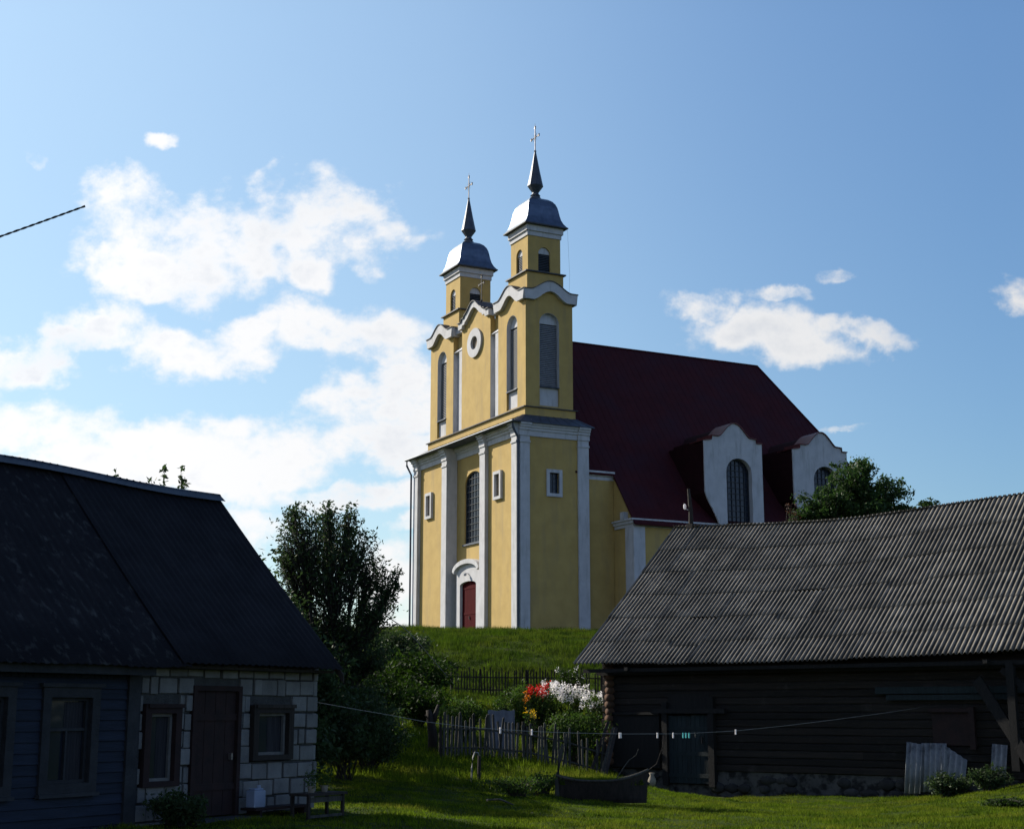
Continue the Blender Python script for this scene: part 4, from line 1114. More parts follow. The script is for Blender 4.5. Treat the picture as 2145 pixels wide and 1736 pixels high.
# ------------------------------------------------------------------ plants
def leaves_mesh(name, C, size, m, parent, updir=None):
    n = len(C); s = size * rng.uniform(.6, 1.35, n)[:, None]
    a = rng.normal(size=(n, 3)); a /= np.linalg.norm(a, axis=1)[:, None]
    b = rng.normal(size=(n, 3)); b -= (a * b).sum(1)[:, None] * a; b /= np.linalg.norm(b, axis=1)[:, None]
    V = np.stack([C - a * s, C + b * s * .42 - a * s * .1, C + a * s, C - b * s * .42 - a * s * .1], 1).reshape(-1, 3)
    return raw(name, V, 4, m, parent)
def tree(name, label, cat, loc, lobes, nleaf, leaf, mleaf, trunk_r=.12, twig=5, seed=1, group=None, bark='bark', shoots=()):
    """lobes: (x, y, z, rx, rz, weight) relative to the foot of the trunk"""
    rg = np.random.default_rng(seed)
    o = empty(name, loc, 0, label, cat, group); w = MB(); C = []
    tot = sum(l[5] for l in lobes)
    fork = Vector((0, 0, min(l[2] for l in lobes) * .45))
    w.tube([(0, 0, -.3), (0.02, 0, fork.z * .5), fork], [trunk_r * 1.25, trunk_r, trunk_r * .9], 8)
    for lx, ly, lz, rx, rz_, wt in lobes:
        c = Vector((lx, ly, lz)); mid = fork.lerp(c, .5) + Vector((rg.normal() * .12, rg.normal() * .12, .15))
        w.tube([fork, mid, c], [trunk_r * .6, trunk_r * .4, trunk_r * .2], 6)
        nt = max(4, int(twig * 6 * wt / tot * len(lobes)))
        nl = int(nleaf * wt / tot / nt)
        for k in range(nt):
            d = rg.normal(size=3); d /= np.linalg.norm(d); d[2] += .35
            e = np.array(c) + d * np.array([rx, rx, rz_]) * rg.uniform(.55, 1.12)
            st = mid.lerp(c, rg.uniform(.2, 1)); md = (np.array(st) + e) / 2 + rg.normal(size=3) * .06
            w.tube([st, md, e], [trunk_r * .13, trunk_r * .09, .006], 4)
            t = rg.uniform(.35, 1.0, nl // 3)[:, None]
            base = np.array(st) * (1 - t) + e * t
            C.append(base + rg.normal(size=(len(t), 3)) * np.array([rx, rx, rz_]).clip(0, 1) * .14)
            m_ = nl - nl // 3; q = rg.integers(2, 5); cs = e + rg.normal(size=(q, 3)) * np.array([rx, rx, rz_]) * .16    # small leaf sprays round the twig's end
            C.append(cs[rg.integers(0, q, m_)] + rg.normal(size=(m_, 3)) * np.array([1, 1, .8]) * max(.05, min(.13, rx * .13)) * rg.uniform(.6, 1.5))
    for sx, sy, sz, h in shoots:         # upright leafy shoots
        p0 = Vector((sx, sy, sz - h)); p1 = Vector((sx + rg.normal() * .05, sy, sz))
        w.tube([p0, p1], [.012, .004], 4)
        t = rg.uniform(0.1, 1, int(55 * h))[:, None]
        C.append(np.array(p0) * (1 - t) + np.array(p1) * t + rg.normal(size=(len(t), 3)) * .045)
    w.build('trunk', M[bark], o, smooth=True)
    leaves_mesh('crown', np.concatenate(C), leaf, M[mleaf], o)
    return o
def wpos(px, py, Y): p = at(px, py, Y); return p
def lobe(px, py, Y, foot, rx, rz_, wt=1):
    p = at(px, py, Y); return (p.x - foot[0], p.y - foot[1], p.z - foot[2], rx, rz_, wt)

f1 = (at(700, 1500, 38.5).x, 38.5, zg(-4.6, 38.5))
tree('apple_tree', 'dark bushy apple tree between the dark-roofed house and the church', 'tree', f1,
     [lobe(632, 1150, 38, f1, .62, .85, 1.5), lobe(614, 1092, 38.3, f1, .22, .36, .5), lobe(600, 1180, 38.3, f1, .3, .5, .6), lobe(690, 1150, 39, f1, .55, .8, 1.4), lobe(688, 1098, 38.4, f1, .24, .4, .5), lobe(735, 1105, 38.8, f1, .25, .45, .55), lobe(745, 1160, 38.2, f1, .5, .55, 1),
      lobe(775, 1210, 38.6, f1, .45, .45, .9), lobe(700, 1220, 38.2, f1, .8, .7, 1.9), lobe(630, 1230, 38.9, f1, .7, .7, 1.5), lobe(812, 1235, 38.5, f1, .3, .45, .5), lobe(830, 1215, 38.5, f1, .12, .3, .15), lobe(785, 1280, 38.4, f1, .55, .45, 1.1),
      lobe(680, 1310, 38.5, f1, .9, .6, 1.8), lobe(750, 1330, 38.7, f1, .75, .5, 1.5), lobe(700, 1390, 38.3, f1, .9, .5, 1.6), lobe(640, 1390, 38.3, f1, .7, .5, 1), lobe(775, 1385, 38.3, f1, .55, .4, 1.0), lobe(730, 1450, 38.2, f1, .8, .4, 1.0)],
     27000, .052, 'leafd', .10, 15, 5)
fq = (-8.0, 47.5, zg(-8, 47.5))
tree('plum_tree', 'lower dark tree close behind the apple tree on the left', 'tree', fq,
     [(0, 0, 3.2, 1.3, 1.0, 1.4), (-1, .3, 2.6, 1.2, .9, 1.2), (1.1, -.2, 2.5, 1.1, .9, 1.2), (0, 0, 3.0, .8, .6, .7), (.3, -.3, 1.5, 1.6, .8, 1.4), (1.8, 0, 1.3, 1.0, .7, 1), (-1.9, .2, 1.4, 1.1, .8, 1)],
     26000, .08, 'leafd', .12, 8, 31)
f2 = (-8.0, 34.0, zg(-8, 34))
tree('young_tree', 'young tree with thin leafy shoots showing above the ridge of the dark-roofed house', 'tree', f2,
     [lobe(325, 1110, 33, f2, .35, .2, .6), lobe(370, 1110, 33.2, f2, .3, .2, .6), (.2, 0, 4.6, 1.0, .7, 2), (-.8, .4, 4.2, 1.0, .8, 2), (1.2, .5, 4.0, .9, .8, 2), (0, .2, 3.2, 1.5, .8, 2), (1.4, .3, 2.8, .9, .8, 1.6), lobe(240, 1090, 33, f2, .2, .2, .4)], 17000, .07, 'leafd', .1, 7, 9,  # crown hidden behind the roof is filled out to shade the yard
     shoots=[tuple(np.array(at(237, 980, 33)) - f2) + (1.0,), tuple(np.array(at(347, 975, 33)) - f2) + (1.2,), tuple(np.array(at(384, 977, 33)) - f2) + (1.2,), tuple(np.array(at(320, 998, 33.2)) - f2) + (1.0,), tuple(np.array(at(390, 1000, 33.1)) - f2) + (.9,)])
f3 = (at(1790, 1300, 62).x, 62, zg(14, 62))
tree('maple_tree', 'green maple tree rising behind the barn roof in front of the church dormer', 'tree', f3,
     [lobe(1790, 1015, 62, f3, .9, .75, 1.3), lobe(1850, 1050, 62.5, f3, 1.0, .7, 1.2), lobe(1730, 1065, 61.5, f3, .9, .6, 1.2), lobe(1800, 1080, 62, f3, 1.3, .7, 1.6), lobe(1890, 1085, 62, f3, .8, .4, .9), lobe(1690, 1090, 61.5, f3, .6, .35, .7),
      lobe(1800, 1160, 62, f3, 1.6, 1., 1.5)], 26000, .085, 'leafm', .16, 8, 12)
f4 = (at(1950, 1300, 64).x, 64, zg(18, 64))
tree('small_tree', 'small treetop just over the barn ridge to the right of the maple', 'tree', f4,
     [lobe(1945, 1068, 64, f4, .35, .35, 1), lobe(1915, 1085, 64, f4, .45, .3, 1), lobe(1930, 1140, 64, f4, .7, .6, 1)], 2600, .085, 'leafm', .08, 5, 14)
f5 = (at(1660, 1250, 60).x, 60, zg(11, 60))
tree('bare_sapling', 'thin sapling with sparse reddish leaves left of the maple above the barn roof', 'sapling', f5,
     [lobe(1662, 1085, 60, f5, .3, .4, 1), lobe(1652, 1072, 60, f5, .2, .25, .5)], 110, .06, 'leafr', .04, 2, 15)

def bush(name, label, cat, px, py, Y, rx, rz_, n, leaf, m, group=None, seed=1, ry=None, stems=6, flowers=None):
    rg = np.random.default_rng(seed); ry = ry or rx
    p = at(px, py, Y); zf = zg(p.x, p.y)
    o = empty(name, (p.x, p.y, zf), 0, label, cat, group)
    cz = max(p.z - zf, rz_ * .75)
    C = []; w = MB(); k_ = 28
    for i in range(k_):
        d = rg.normal(size=3); d /= np.linalg.norm(d); d[2] = abs(d[2]) * 1.1 - .25
        e = np.array([0, 0, cz]) + d * np.array([rx, ry, rz_]) * rg.uniform(.7, 1.1); e[2] = max(e[2], .08)
        s = np.array([rg.normal() * .1, rg.normal() * .1, 0.]); 
        w.tube([s, (s + e) / 2 + np.array([0, 0, .1]), e], [.014, .010, .004], 4)
        nl = n // k_; t = rg.uniform(.35, 1.05, nl)[:, None]
        C.append(s * (1 - t) + e * t + rg.normal(size=(nl, 3)) * np.array([rx, ry, rz_]) * .16)
    C = np.concatenate(C); C[:, 2] = np.abs(C[:, 2])
    w.build('stems', M['bark'], o)
    leaves_mesh('foliage', C, leaf, M[m], o)
    if flowers:
        fm, nf, fs, zlo, zhi, per = flowers; F_ = []
        for i in range(nf):
            c = np.array([rg.uniform(-rx, rx), rg.uniform(-ry, ry), rg.uniform(zlo, zhi) + cz])
            F_.append(c + rg.normal(size=(per, 3)) * fs * np.array([1.4, 1.4, 1.8]))
        for fc in F_: leaves_mesh('flower_head', fc, fs, M[fm], o)
    return o
bush('lilac_bush', 'large dark bush under the apple tree by the left fence', 'bush', 750, 1450, 42, 1.3, 1.0, 9000, .07, 'leafs', seed=2)
fh = (-6.9, 36.6, zg(-6.9, 36.6))  # tree added behind the roof to cast shade on the yard
tree('shade_tree', 'added shade tree mostly hidden by the house roof just left of the apple tree', 'tree', fh,
     [(0, 0, 3.5, 1.0, .7, 1.8), (-.7, .3, 3.2, 1.0, .8, 1.4), (.8, -.2, 3.3, 1.0, .8, 1.4), (.2, 0, 2.6, 1.4, .8, 1.5), (1.2, .1, 2.0, 1.0, .7, 1.2)], 26000, .07, 'leafd', .1, 8, 51)
fh = (-6.2, 31.0, zg(-6.2, 31))  # shrub added behind the house end to shade the yard
tree('shade_shrub', 'added shade shrub right behind the white block end of the house', 'tree', fh,
     [(0, 0, 3.6, 1.0, .9, 1.8), (-.7, .3, 2.5, .9, .8, 1.4), (.7, -.2, 2.4, .8, .8, 1.4), (.2, 0, 1.5, 1.2, .8, 1.5), (1.3, -.6, 1.3, .8, .8, 1.2), (1.9, -1.0, .7, .7, .5, 1)], 20000, .075, 'leafd', .07, 7, 52)
fh = (-5.1, 32.8, zg(-5.1, 32.8))  # second added shrub, closes a lit gap in the yard's shade
tree('shade_shrub', 'added lower shade shrub between the house corner and the apple tree', 'tree', fh,
     [(0, 0, 2.5, .9, .7, 1.6), (-.6, .3, 2.0, .8, .7, 1.3), (.7, -.2, 1.9, .8, .7, 1.4), (.9, -.4, 1.0, .9, .6, 1.2), (-.3, -.3, 1.1, .9, .6, 1.2)], 18000, .07, 'leafd', .06, 7, 53)
for i_, (bx__, by__, hh__, lab__) in enumerate([(-5.3, 36.2, 1.3, 'added shade bush behind the shade shrubs under the house eave'), (-3.9, 34.6, .9, 'added low shade bush right of the shade shrubs at the edge of the yard')]):  # two bushes added to deepen the shade in the yard
    q_ = bush('shade_bush', lab__, 'bush', 1072 + bx__ / by__ * 3057, 1480, by__, 1.15, hh__ * .6, 9000, .06, 'leafd', None, 70 + i_)
bush('gate_bush', 'dark bush in front of the left fence beside the house corner', 'bush', 775, 1530, 38.0, .9, .75, 5000, .06, 'leafd', seed=61)
bush('elder_bush', 'dark undergrowth around the foot of the apple tree', 'bush', 690, 1490, 38.8, 1.2, .7, 7000, .06, 'leafd', seed=41)
bush('hillside_bush', 'pale green bush at the foot of the hill right of the apple tree', 'bush', 860, 1415, 52, 1.6, .8, 7000, .08, 'leafs', seed=3)
bush('garden_bush', 'dark bush in front of the pale green hillside bush', 'bush', 880, 1465, 47, 1.0, .6, 4000, .07, 'leafs', seed=4)
bush('slope_bush', 'dark low bush on the hill crest beside the apple tree', 'bush', 835, 1350, 66, 1.5, .8, 4500, .09, 'leafd', seed=6)
bush('currant_bush', 'round green bush behind the left end of the garden fence', 'bush', 965, 1488, 45, .62, .42, 4200, .05, 'leafg', seed=7)
bush('peony_bush', 'bright green leafy bush left of the red flowers', 'bush', 1080, 1462, 48, .6, .5, 3800, .055, 'leafg', seed=8)
bush('rose_bush', 'bush with small pale flowers behind the white phlox', 'bush', 1190, 1425, 54, .55, .45, 2200, .05, 'leafs', seed=9, flowers=('petalw', 14, .03, -.1, .5, 5))
bush('white_phlox', 'tall white phlox in bloom nearest the red flowers', 'flowers', 1155, 1470, 48.5, .40, .45, 1500, .05, 'leafg', 'white phlox clumps in the garden', 10, flowers=('petalw', 26, .036, .12, .62, 30))
bush('white_phlox', 'white phlox clump in the middle of the white row', 'flowers', 1200, 1474, 48.5, .42, .45, 1500, .05, 'leafg', 'white phlox clumps in the garden', 11, flowers=('petalw', 32, .036, .12, .6, 30))
bush('white_phlox', 'white phlox clump at the right end beside the barn corner', 'flowers', 1245, 1482, 47.5, .42, .40, 1500, .05, 'leafg', 'white phlox clumps in the garden', 12, flowers=('petalw', 26, .034, -.05, .5, 26))
bush('red_flowers', 'clump of bright red flowers beside the white phlox', 'flowers', 1126, 1470, 48, .34, .4, 1300, .05, 'leafg', None, 13, flowers=('petalr', 20, .036, .22, .52, 26))
bush('orange_flowers', 'few orange flowers just under the red ones', 'flowers', 1104, 1478, 47.5, .2, .25, 500, .045, 'leafg', None, 14, flowers=('petalo', 6, .03, .12, .42, 16))
bush('yellow_flowers', 'small yellow flowers low beside the grey sheet behind the garden fence', 'flowers', 1112, 1502, 44.5, .18, .22, 400, .045, 'leafg', None, 15, flowers=('petaly', 6, .03, .02, .2, 18))
bush('fence_bush', 'low green growth under the white phlox behind the front fence', 'bush', 1200, 1515, 45, .9, .35, 4000, .05, 'leafg', seed=16, ry=.4)
bush('doorstep_shrub', 'dark round shrub in front of the narrow brown window of the house', 'shrub', 375, 1690, 21.8, .38, .28, 3500, .035, 'leafd', seed=17)
bush('yard_weeds', 'clump of leafy weeds in the yard left of the wooden boat', 'weeds', 1085, 1635, 33.5, .85, .10, 1500, .035, 'leafg', 'weed clumps in the yard', 18, ry=.5)
bush('yard_weeds', 'weeds close to the left side of the wooden boat', 'weeds', 1140, 1628, 35, .4, .14, 900, .035, 'leafg', 'weed clumps in the yard', 19, ry=.4)
bush('barn_weeds', 'dark nettles growing in front of the leaning corrugated sheets', 'weeds', 1985, 1640, 38.2, .6, .28, 2400, .045, 'leafd', 'nettles along the barn foundation', 20, ry=.3)
bush('barn_weeds', 'dark nettles growing right of the leaning corrugated sheets', 'weeds', 2070, 1625, 37.6, .5, .3, 2000, .045, 'leafd', 'nettles along the barn foundation', 21, ry=.3)
bush('corner_weeds', 'weeds in the grass at the right edge of the yard', 'weeds', 2110, 1680, 31, .5, .12, 1500, .035, 'leafs', None, 22)

# ------------------------------------------------------------------ fences
def fence(label, A, B, h, n, m, top='flat', seed=1, lean=.02, pw=.05, missing=.06, cat='fence'):
    rg = random.Random(seed); A, B = Vector(A), Vector(B); L_ = (B - A).length
    a = math.atan2(B.y - A.y, B.x - A.x)
    o = empty('picket_fence', (A.x, A.y, zg(A.x, A.y)), a, label, cat); z0 = zg(A.x, A.y)
    def gz(x): p = A.lerp(B, x / L_); return zg(p.x, p.y) - z0
    w = MB()
    for i in range(n):
        if rg.random() < missing: continue
        x = L_ * (i + .5) / n; hh = h * rg.uniform(.88, 1.08); ln = rg.gauss(0, lean) * hh; g = gz(x) + rg.uniform(0, .06); p2 = pw / 2
        tp = rg.choice([0, .04, .02])
        w.add([(x - p2, -.012, g), (x + p2, -.012, g), (x + p2 + ln, -.012, g + hh), (x + ln, -.012, g + hh + tp), (x - p2 + ln, -.012, g + hh), (x - p2, .012, g), (x + p2, .012, g), (x + p2 + ln, .012, g + hh), (x + ln, .012, g + hh + tp), (x - p2 + ln, .012, g + hh)],
              [(0, 1, 2, 3, 4), (9, 8, 7, 6, 5), (0, 1, 6, 5), (1, 2, 7, 6), (2, 3, 8, 7), (3, 4, 9, 8), (4, 0, 5, 9)])
    w.build('pickets', M[m], o)
    for q in (.25, .72):
        w = MB(); pts = [(L_ * t, .035, gz(L_ * t) + h * q + rg.uniform(-.02, .02)) for t in np.linspace(0, 1, 5)]
        w.tube(pts, .028, 6); w.build('rail', M[m], o)
    k = max(2, int(L_ / 2.2) + 1)
    for i in range(k):
        x = L_ * i / (k - 1); w = MB(); w.tube([(x, .08, gz(x) - .3), (x + rg.gauss(0, .03), .08, gz(x) + h * 1.02)], [.055, .045], 7); w.build('post', M['darkwood'], o)
    return o
pA, pB = at(925, 1586, 42), at(1268, 1580, 44.2)
fence('weathered grey picket fence in front of the flower garden', (pA.x, pA.y, 0), (pB.x, pB.y, 0), 1.12, 46, 'greywood', seed=2, lean=.06, pw=.065, missing=.12)
pA, pB = at(945, 1455, 58), at(1262, 1445, 58)
fence('thin dark picket fence behind the flowers at the foot of the hill', (pA.x, pA.y, 0), (pB.x, pB.y, 0), 1.0, 52, 'darkwood', seed=3, pw=.05)
pA, pB = at(662, 1560, 40), at(815, 1565, 41)
fence('dark picket fence under the apple tree beside the house', (pA.x, pA.y, 0), (pB.x, pB.y, 0), 1.05, 26, 'darkwood', seed=4)
def simple(name, label, cat, mb, m, loc, rz_=0, group=None, smooth=False):
    o = mb.build(name, M[m], None, smooth=smooth); o.location = loc; o.rotation_euler = (0, 0, rz_); return tag(o, label, cat, group)
p = at(905, 1575, 43)
w = MB(); w.tube([(0, 0, -.3), (.02, 0, .4), (-.05, 0, .85), (-.12, 0, 1.15)], [.16, .14, .12, .07], 9); w.tube([(0, 0, .75), (.12, 0, 1.1), (.16, .02, 1.3)], [.09, .07, .03], 7); w.tube([(-.05, 0, .9), (-.22, 0, 1.0)], [.06, .03], 6)
simple('tree_stump', 'dark forked stump standing at the left end of the garden fence', 'stump', w, 'darkwood', (p.x, p.y, zg(p.x, p.y)), smooth=True)
p = at(810, 1565, 40.5)
w = MB(); w.box(-.06, .06, -.05, .05, -.2, 1.15); w.tube([(0, 0, 1.05), (.3, 0, 1.2), (.36, 0, .95)], .02, 5)
simple('gate_post', 'dark gate post at the right end of the fence under the apple tree', 'post', w, 'darkwood', (p.x, p.y, zg(p.x, p.y)))
p = at(988, 1606, 37)
w = MB(); w.tube([(0, 0, -.2), (.0, 0, .35), (.03, 0, .62), (.08, 0, .75), (.15, 0, .74), (.18, 0, .66)], [.022, .02, .02, .02, .02, .018], 7)
simple('bent_pipe', 'pale bent water pipe standing in the dark part of the yard', 'pipe', w, 'wire', (p.x, p.y, zg(p.x, p.y)), smooth=True)
p = at(1003, 1610, 37.5)
w = MB(); w.tube([(0, 0, -.2), (.01, 0, .65)], [.05, .045], 7)
simple('short_post', 'short dark post right behind the pale bent pipe', 'post', w, 'darkwood', (p.x, p.y, zg(p.x, p.y)))
p = at(1050, 1500, 44.2); zf = zg(p.x, p.y)
w = MB()
vs = []; n = 20
for j in range(2):
    for i in range(n + 1):
        vs.append((-.4 + .8 * i / n, .02 * math.sin(i * 1.1) + (.12 if j else 0), .0 if not j else max(.3, p.z - zf + .18) + .015 * math.sin(i * .7)))
w.add(vs, [(i, i + 1, n + 2 + i, n + 1 + i) for i in range(n)])
w.add([(a, b + .02, c) for a, b, c in vs], [(i, i + 1, n + 2 + i, n + 1 + i) for i in range(n)])
simple('metal_sheet', 'pale grey sheet standing behind the garden fence left of the yellow flowers', 'metal sheet', w, 'papersheet', (p.x, p.y, zf))
# short rail on the hill beside the cable
p0, p1 = at(937, 1413, 60), at(968, 1411, 60)

# ------------------------------------------------------------------ boat used as a planter
pb = at(1262, 1682, 34.5)
boat = empty('wooden_boat', (pb.x, pb.y, zg(pb.x, pb.y)), R(-6), 'old dark wooden boat with a tall stem post, filled with grass', 'boat')
w = MB(); n = 20; rows = 6; Lb = 1.06
def hullp(t, s, side, off=0):
    x = -Lb + 2 * Lb * t
    wd = .40 * (1 - abs(2 * t - 1) ** 2.6) + .02; zr_ = .50 + .14 * max(0, (t - .5) * 2) ** 2.2 * 1.7 + .10 * max(0, (.35 - t) * 2.9) ** 2
    wd *= (.45 + .55 * s ** .6)
    return (x * (1 - .05 * (1 - s)), side * max(.0, wd - off), .0 + zr_ * s)
for off in (0, .03):
    for side in (-1, 1):
        vs = [hullp(i / n, j / rows, side, off) for j in range(rows + 1) for i in range(n + 1)]
        w.add(vs, [(j * (n + 1) + i, j * (n + 1) + i + 1, (j + 1) * (n + 1) + i + 1, (j + 1) * (n + 1) + i) for j in range(rows) for i in range(n)])
vs = [hullp(i / n, 0, s, 0) for i in range(n + 1) for s in (-1, 1)]
w.add(vs, [(2 * i, 2 * i + 1, 2 * i + 3, 2 * i + 2) for i in range(n)])
w.build('hull', M['darkwood'], boat)
w = MB()
for side in (-1, 1): w.tube([hullp(i / n, 1, side) for i in range(n + 1)], .028, 6)
w.build('gunwale', M['greywood'], boat)
w = MB(); w.tube([(-1.02, 0, 0), (-1.03, 0, .5), (-.98, 0, .95), (-.90, 0, 1.3)], [.07, .06, .055, .035], 7); w.build('stem_post', M['greywood'], boat)
w = MB(); vs = [tuple(np.array(hullp(i / n, .80, s, .04))) for i in range(1, n) for s in (-1, 1)]
w.add(vs, [(2 * i, 2 * i + 1, 2 * i + 3, 2 * i + 2) for i in range(n - 2)]); w.build('soil', M['soil'], boat)
nb = 5200; X = rng.uniform(-.95, .95, nb); Y = rng.uniform(-1, 1, nb) * .36 * (1 - np.abs(X / 1.1) ** 2.6)
hh = .14 * rng.uniform(.5, 1.4, nb); a = rng.uniform(0, 2 * PI, nb); wd_ = .008
P_ = np.stack([X, Y, np.full(nb, .40)], -1)
V = np.stack([P_ + np.stack([np.cos(a) * wd_, np.sin(a) * wd_, 0 * a], -1), P_ - np.stack([np.cos(a) * wd_, np.sin(a) * wd_, 0 * a], -1), P_ + np.stack([rng.normal(size=nb) * .04, rng.normal(size=nb) * .04, hh], -1)], 1).reshape(-1, 3)
bg_ = raw('boat_grass', V, 3, M['grass']); bg_.location = boat.location; bg_.rotation_euler = boat.rotation_euler
tag(bg_, 'green grass growing inside the old wooden boat', kind='stuff')
w = MB(); w.tube([(.25, 0, .40), (.45, .05, .72), (.62, .05, .95), (.78, .02, 1.05), (.84, 0, 1.2)], [.016, .014, .012, .010, .007], 6); 
o = w.build('bent_branch', M['greywood'], None, smooth=True); o.location = boat.location; o.rotation_euler = boat.rotation_euler; tag(o, 'thin bent branch sticking up out of the wooden boat', 'branch')
w = MB(); w.tube([(.5, .1, .42), (.9, .12, .6), (1.25, .1, .86), (1.4, .08, 1.25), (1.42, .08, 1.5)], [.018, .016, .013, .01, .008], 6)
o = w.build('curved_branch', M['darkwood'], None, smooth=True); o.location = boat.location; o.rotation_euler = boat.rotation_euler; tag(o, 'long curved branch at the right end of the wooden boat', 'branch')
# jug and stones by the barn
p = at(1366, 1643, 42.5); zf = zg(p.x, p.y)
w = MB(); w.lathe([(.07, 0), (.11, .07), (.125, .15), (.09, .25), (.055, .31), (.085, .37), (.08, .38)], 0, 0, 14)
simple('clay_jug', 'pale clay jug standing by the barn left of the plank door', 'jug', w, 'clay', (p.x, p.y, p.z - .05), smooth=True)
p = at(1345, 1655, 41.5)
w = MB(); w.lathe([(.05, 0), (.2, .05), (.22, .14), (.12, .22)], 0, 0, 9)
simple('stone', 'rounded stone on the ground beside the clay jug', 'stone', w, 'stone', (p.x, p.y, zg(p.x, p.y)))
# boards leaning at the barn corner
def board(px0, py0, px1, py1, Y0, Y1, wd_, m, label, name='leaning_board'):
    p, q = at(px0, py0, Y0), at(px1, py1, Y1); p.z = min(p.z, q.z)
    w = MB(); d = (q - p); s = d.cross(Vector((0, 1, 0))).normalized() * wd_ / 2; t = Vector((0, .015, 0))
    c = [-s - t, s - t, s + t, -s + t]
    w.add(c + [x + d for x in c], [(0, 1, 2, 3), (4, 5, 6, 7), (0, 1, 5, 4), (1, 2, 6, 5), (2, 3, 7, 6), (3, 0, 4, 7)])
    return simple(name, label, 'board', w, m, p)
board(1262, 1620, 1286, 1523, 43.5, 44.6, .11, 'greywood', 'bright sunlit board leaning at the left corner of the barn')
board(1268, 1625, 1291, 1523, 43.2, 44.4, .10, 'darkwood', 'dark board leaning just right of the bright board at the barn corner')
board(1240, 1610, 1275, 1510, 43.8, 44.8, .09, 'darkwood', 'dark slanting pole at the barn corner left of the bright board')
# fallen sticks
def stick(px0, py0, px1, py1, Y0, Y1, r, m, label, lift=.05):
    p, q = at(px0, py0, Y0), at(px1, py1, Y1)
    p.z = zg(p.x, p.y) + lift; q.z = zg(q.x, q.y) + lift * 1.5
    mid = (p + q) / 2 + Vector((0, 0, .06)); w = MB(); w.tube([Vector((0, 0, 0)), mid - p, q - p], [r, r * .9, r * .5], 6)
    return simple('fallen_stick', label, 'stick', w, m, p, smooth=True)
stick(1085, 1600, 1148, 1635, 36.5, 35, .03, 'greywood', 'long grey stick lying left of the wooden boat')
stick(1118, 1595, 1152, 1608, 37.5, 37, .02, 'wire', 'thin pale stick lying under the garden fence')
stick(1020, 1640, 1075, 1660, 31, 29.5, .025, 'greywood', 'pale curved stick lying in the shaded grass')

# ------------------------------------------------------------------ things by the house door
def hw(lx, ly, z): p = hO + hx_ * lx + hy_ * ly; return Vector((p.x, p.y, z))
can = empty('plastic_canister', hw(-1.78, -.28, .22), HA, 'pale blue-white plastic canister by the house door', 'canister')
w = MB(); w.box(-.13, .13, -.09, .09, 0, .26); w.box(-.10, .10, -.07, .07, .26, .29); w.build('body', M['plasticw'], can, bevel=.025)
w = MB(); w.lathe([(.035, .29), (.035, .33), (.02, .335)], .06, 0, 10); w.build('cap', M['plasticw'], can)
bench = empty('low_bench', hw(-1.25, -.3, .05), HA, 'low dark bench against the block wall right of the door', 'bench')
w = MB(); w.box(-.72, .55, -.16, .16, .13, .17); w.build('seat', M['rustbox'], bench)
for x in (-.6, .45):
    w = MB(); w.box(x, x + .05, -.14, .14, -.05, .13); w.build('leg', M['rustbox'], bench)
tb = empty('garden_table', Vector((-3.05, 23.75, .02)), HA, 'low dark wooden table with flower pots at the corner of the house', 'table')
w = MB()
for i in range(4): w.box(-.48, .48, -.2 + i * .1, -.11 + i * .1, .38, .42)
w.build('table_top', M['darkwood'], tb)
for x in (-.44, .40):
    for y in (-.17, .15): w = MB(); w.box(x, x + .045, y, y + .045, -.1, .38); w.build('leg', M['darkwood'], tb)
w = MB(); w.box(-.4, .4, -.16, -.135, .28, .36); w.box(-.4, .4, -.16, -.13, .05, .09); w.build('stretcher', M['greywood'], tb)
for i, (lx, ly, m_, lab) in enumerate([(-.18, 0, 'leafg', 'flower pot with a leafy plant at the left of the low table'), (.16, .02, 'leafg', 'flower pot with a taller pale plant at the right of the low table')]):
    pp = Vector((-3.05, 23.75, .44)) + hx_ * lx + hy_ * ly; po = empty('flower_pot', pp, 0, lab, 'flower pot', 'flower pots on the low table')
    w = MB(); w.lathe([(.045, 0), (.065, .1), (.07, .1), (.055, .1)], 0, 0, 12); w.build('pot', M['clay'], po)
    C = rng.normal(size=(260, 3)) * np.array([.06, .06, .08]) + np.array([0, 0, .2]); leaves_mesh('plant', C, .022, M[m_], po)

# ------------------------------------------------------------------ cables and washing line
def cable(name, label, cat, pts, r, m, n=6):
    P0 = Vector(pts[0]); w = MB(); w.tube([Vector(p) - P0 for p in pts], r, n, cap=True)
    return simple(name, label, cat, w, m, P0, smooth=True)
A_ = at(-700, 700, 8.6); B_ = at(178, 432, 10.2)
w1 = []; w2 = []
for i in range(700):
    t = i / 699; p = A_.lerp(B_, t) - Vector((0, 0, .05 * math.sin(PI * t))); a = t * 150
    off = Vector((0, math.cos(a), math.sin(a))) * .0036
    w1.append(p + off - A_); w2.append(p - off - A_)
w = MB(); w.tube(w1, .0050, 6); w.tube(w2, .0050, 6)
simple('power_cable', 'black twisted power cable ending in the sky at upper left', 'cable', w, 'darkwire', A_)
cp_ = [(800, 1283, 41), (848, 1316, 44), (882, 1352, 47), (916, 1392, 50), (936, 1415, 52), (951, 1434, 54)]
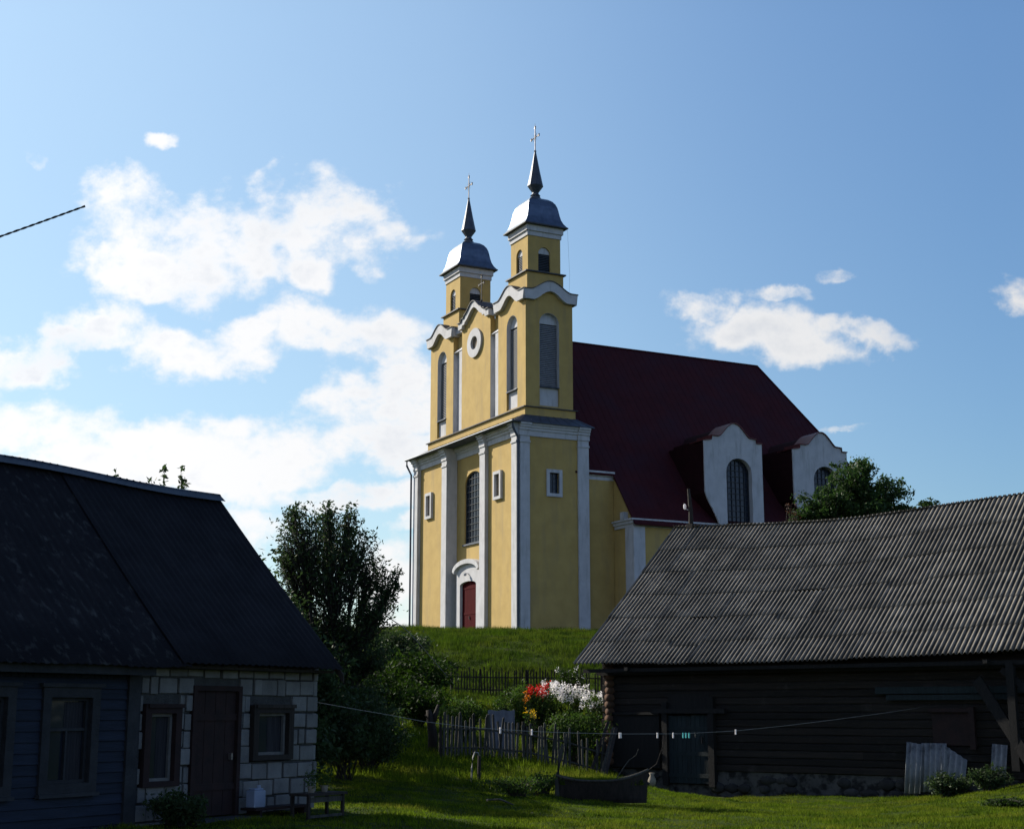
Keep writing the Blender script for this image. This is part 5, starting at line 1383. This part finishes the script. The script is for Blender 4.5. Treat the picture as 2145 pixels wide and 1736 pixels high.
cable('service_cable', 'thin pale cable sloping from the apple tree down to the garden fence', 'cable', [at(*q) for q in cp_], [.012, .014, .016, .018, .020, .028], 'wire')
line_px = [(662, 1470), (740, 1484), (819, 1497.6), (890, 1511), (990, 1523), (1110, 1531), (1200, 1534.5), (1310, 1536.5), (1432, 1536), (1541, 1530), (1640, 1520), (1746, 1507), (1850, 1493), (1940, 1479.5)]
a0, a1 = hw(0, -.03, 0), bworld(11.34, .6, 0)
lp = []
def meet(px, py):       # point of the washing line seen on this bearing (vertical plane through both ends)
    nrm = (a1 - a0).cross(Vector((0, 0, 1))); r = ray(px, py); c0 = Vector((0, 0, EYE)); t = (a0 - c0).dot(nrm) / r.dot(nrm); return c0 + r * t
lp = [meet(*q) for q in line_px]
cable('washing_line', 'thin washing line strung from the house corner to the barn wall', 'washing line', lp, .0045, 'wire', 5)
def peg(px, py, m, lab, wd_=.03, h=.09):
    p = meet(px, py); o = empty('clothes_peg', p, R(20), lab, 'clothes peg', 'clothes pegs on the washing line')
    w = MB(); w.box(-wd_ / 2, wd_ / 2, -.012, -.003, -h, .02); w.box(-wd_ / 2, wd_ / 2, .003, .012, -h, .02); w.build('prongs', M[m], o)
    w = MB(); w.box(-wd_ / 2, wd_ / 2, -.003, .003, -.05, -.035); w.build('spring', M['wire'], o)
for q in [(1299, 1538, 'petalw', 'broad white peg in front of the barn corner, by the bright leaning board', .055), (1377, 1538, 'petalw', 'white peg between the broad peg and the plank door'), (1410, 1538, 'petalw', 'white peg just left of the plank door'),
          (1431, 1538, 'plastict', 'turquoise peg at the left of the turquoise bunch'), (1437, 1538, 'plastict', 'turquoise peg in the middle of the turquoise bunch'), (1443.5, 1538, 'plastict', 'turquoise peg at the right of the turquoise bunch'),
          (1457, 1537, 'greydoor', 'dull green peg just right of the turquoise bunch'), (1541, 1531, 'petalw', 'white peg far right of the plank door'),
          (1048, 1527, 'petalw', 'white peg under the grey garden sheet'), (1114, 1531, 'petalw', 'white peg under the yellow flowers')]:
    peg(q[0], q[1] - 2, q[2], q[3], q[4] if len(q) > 4 else .028)
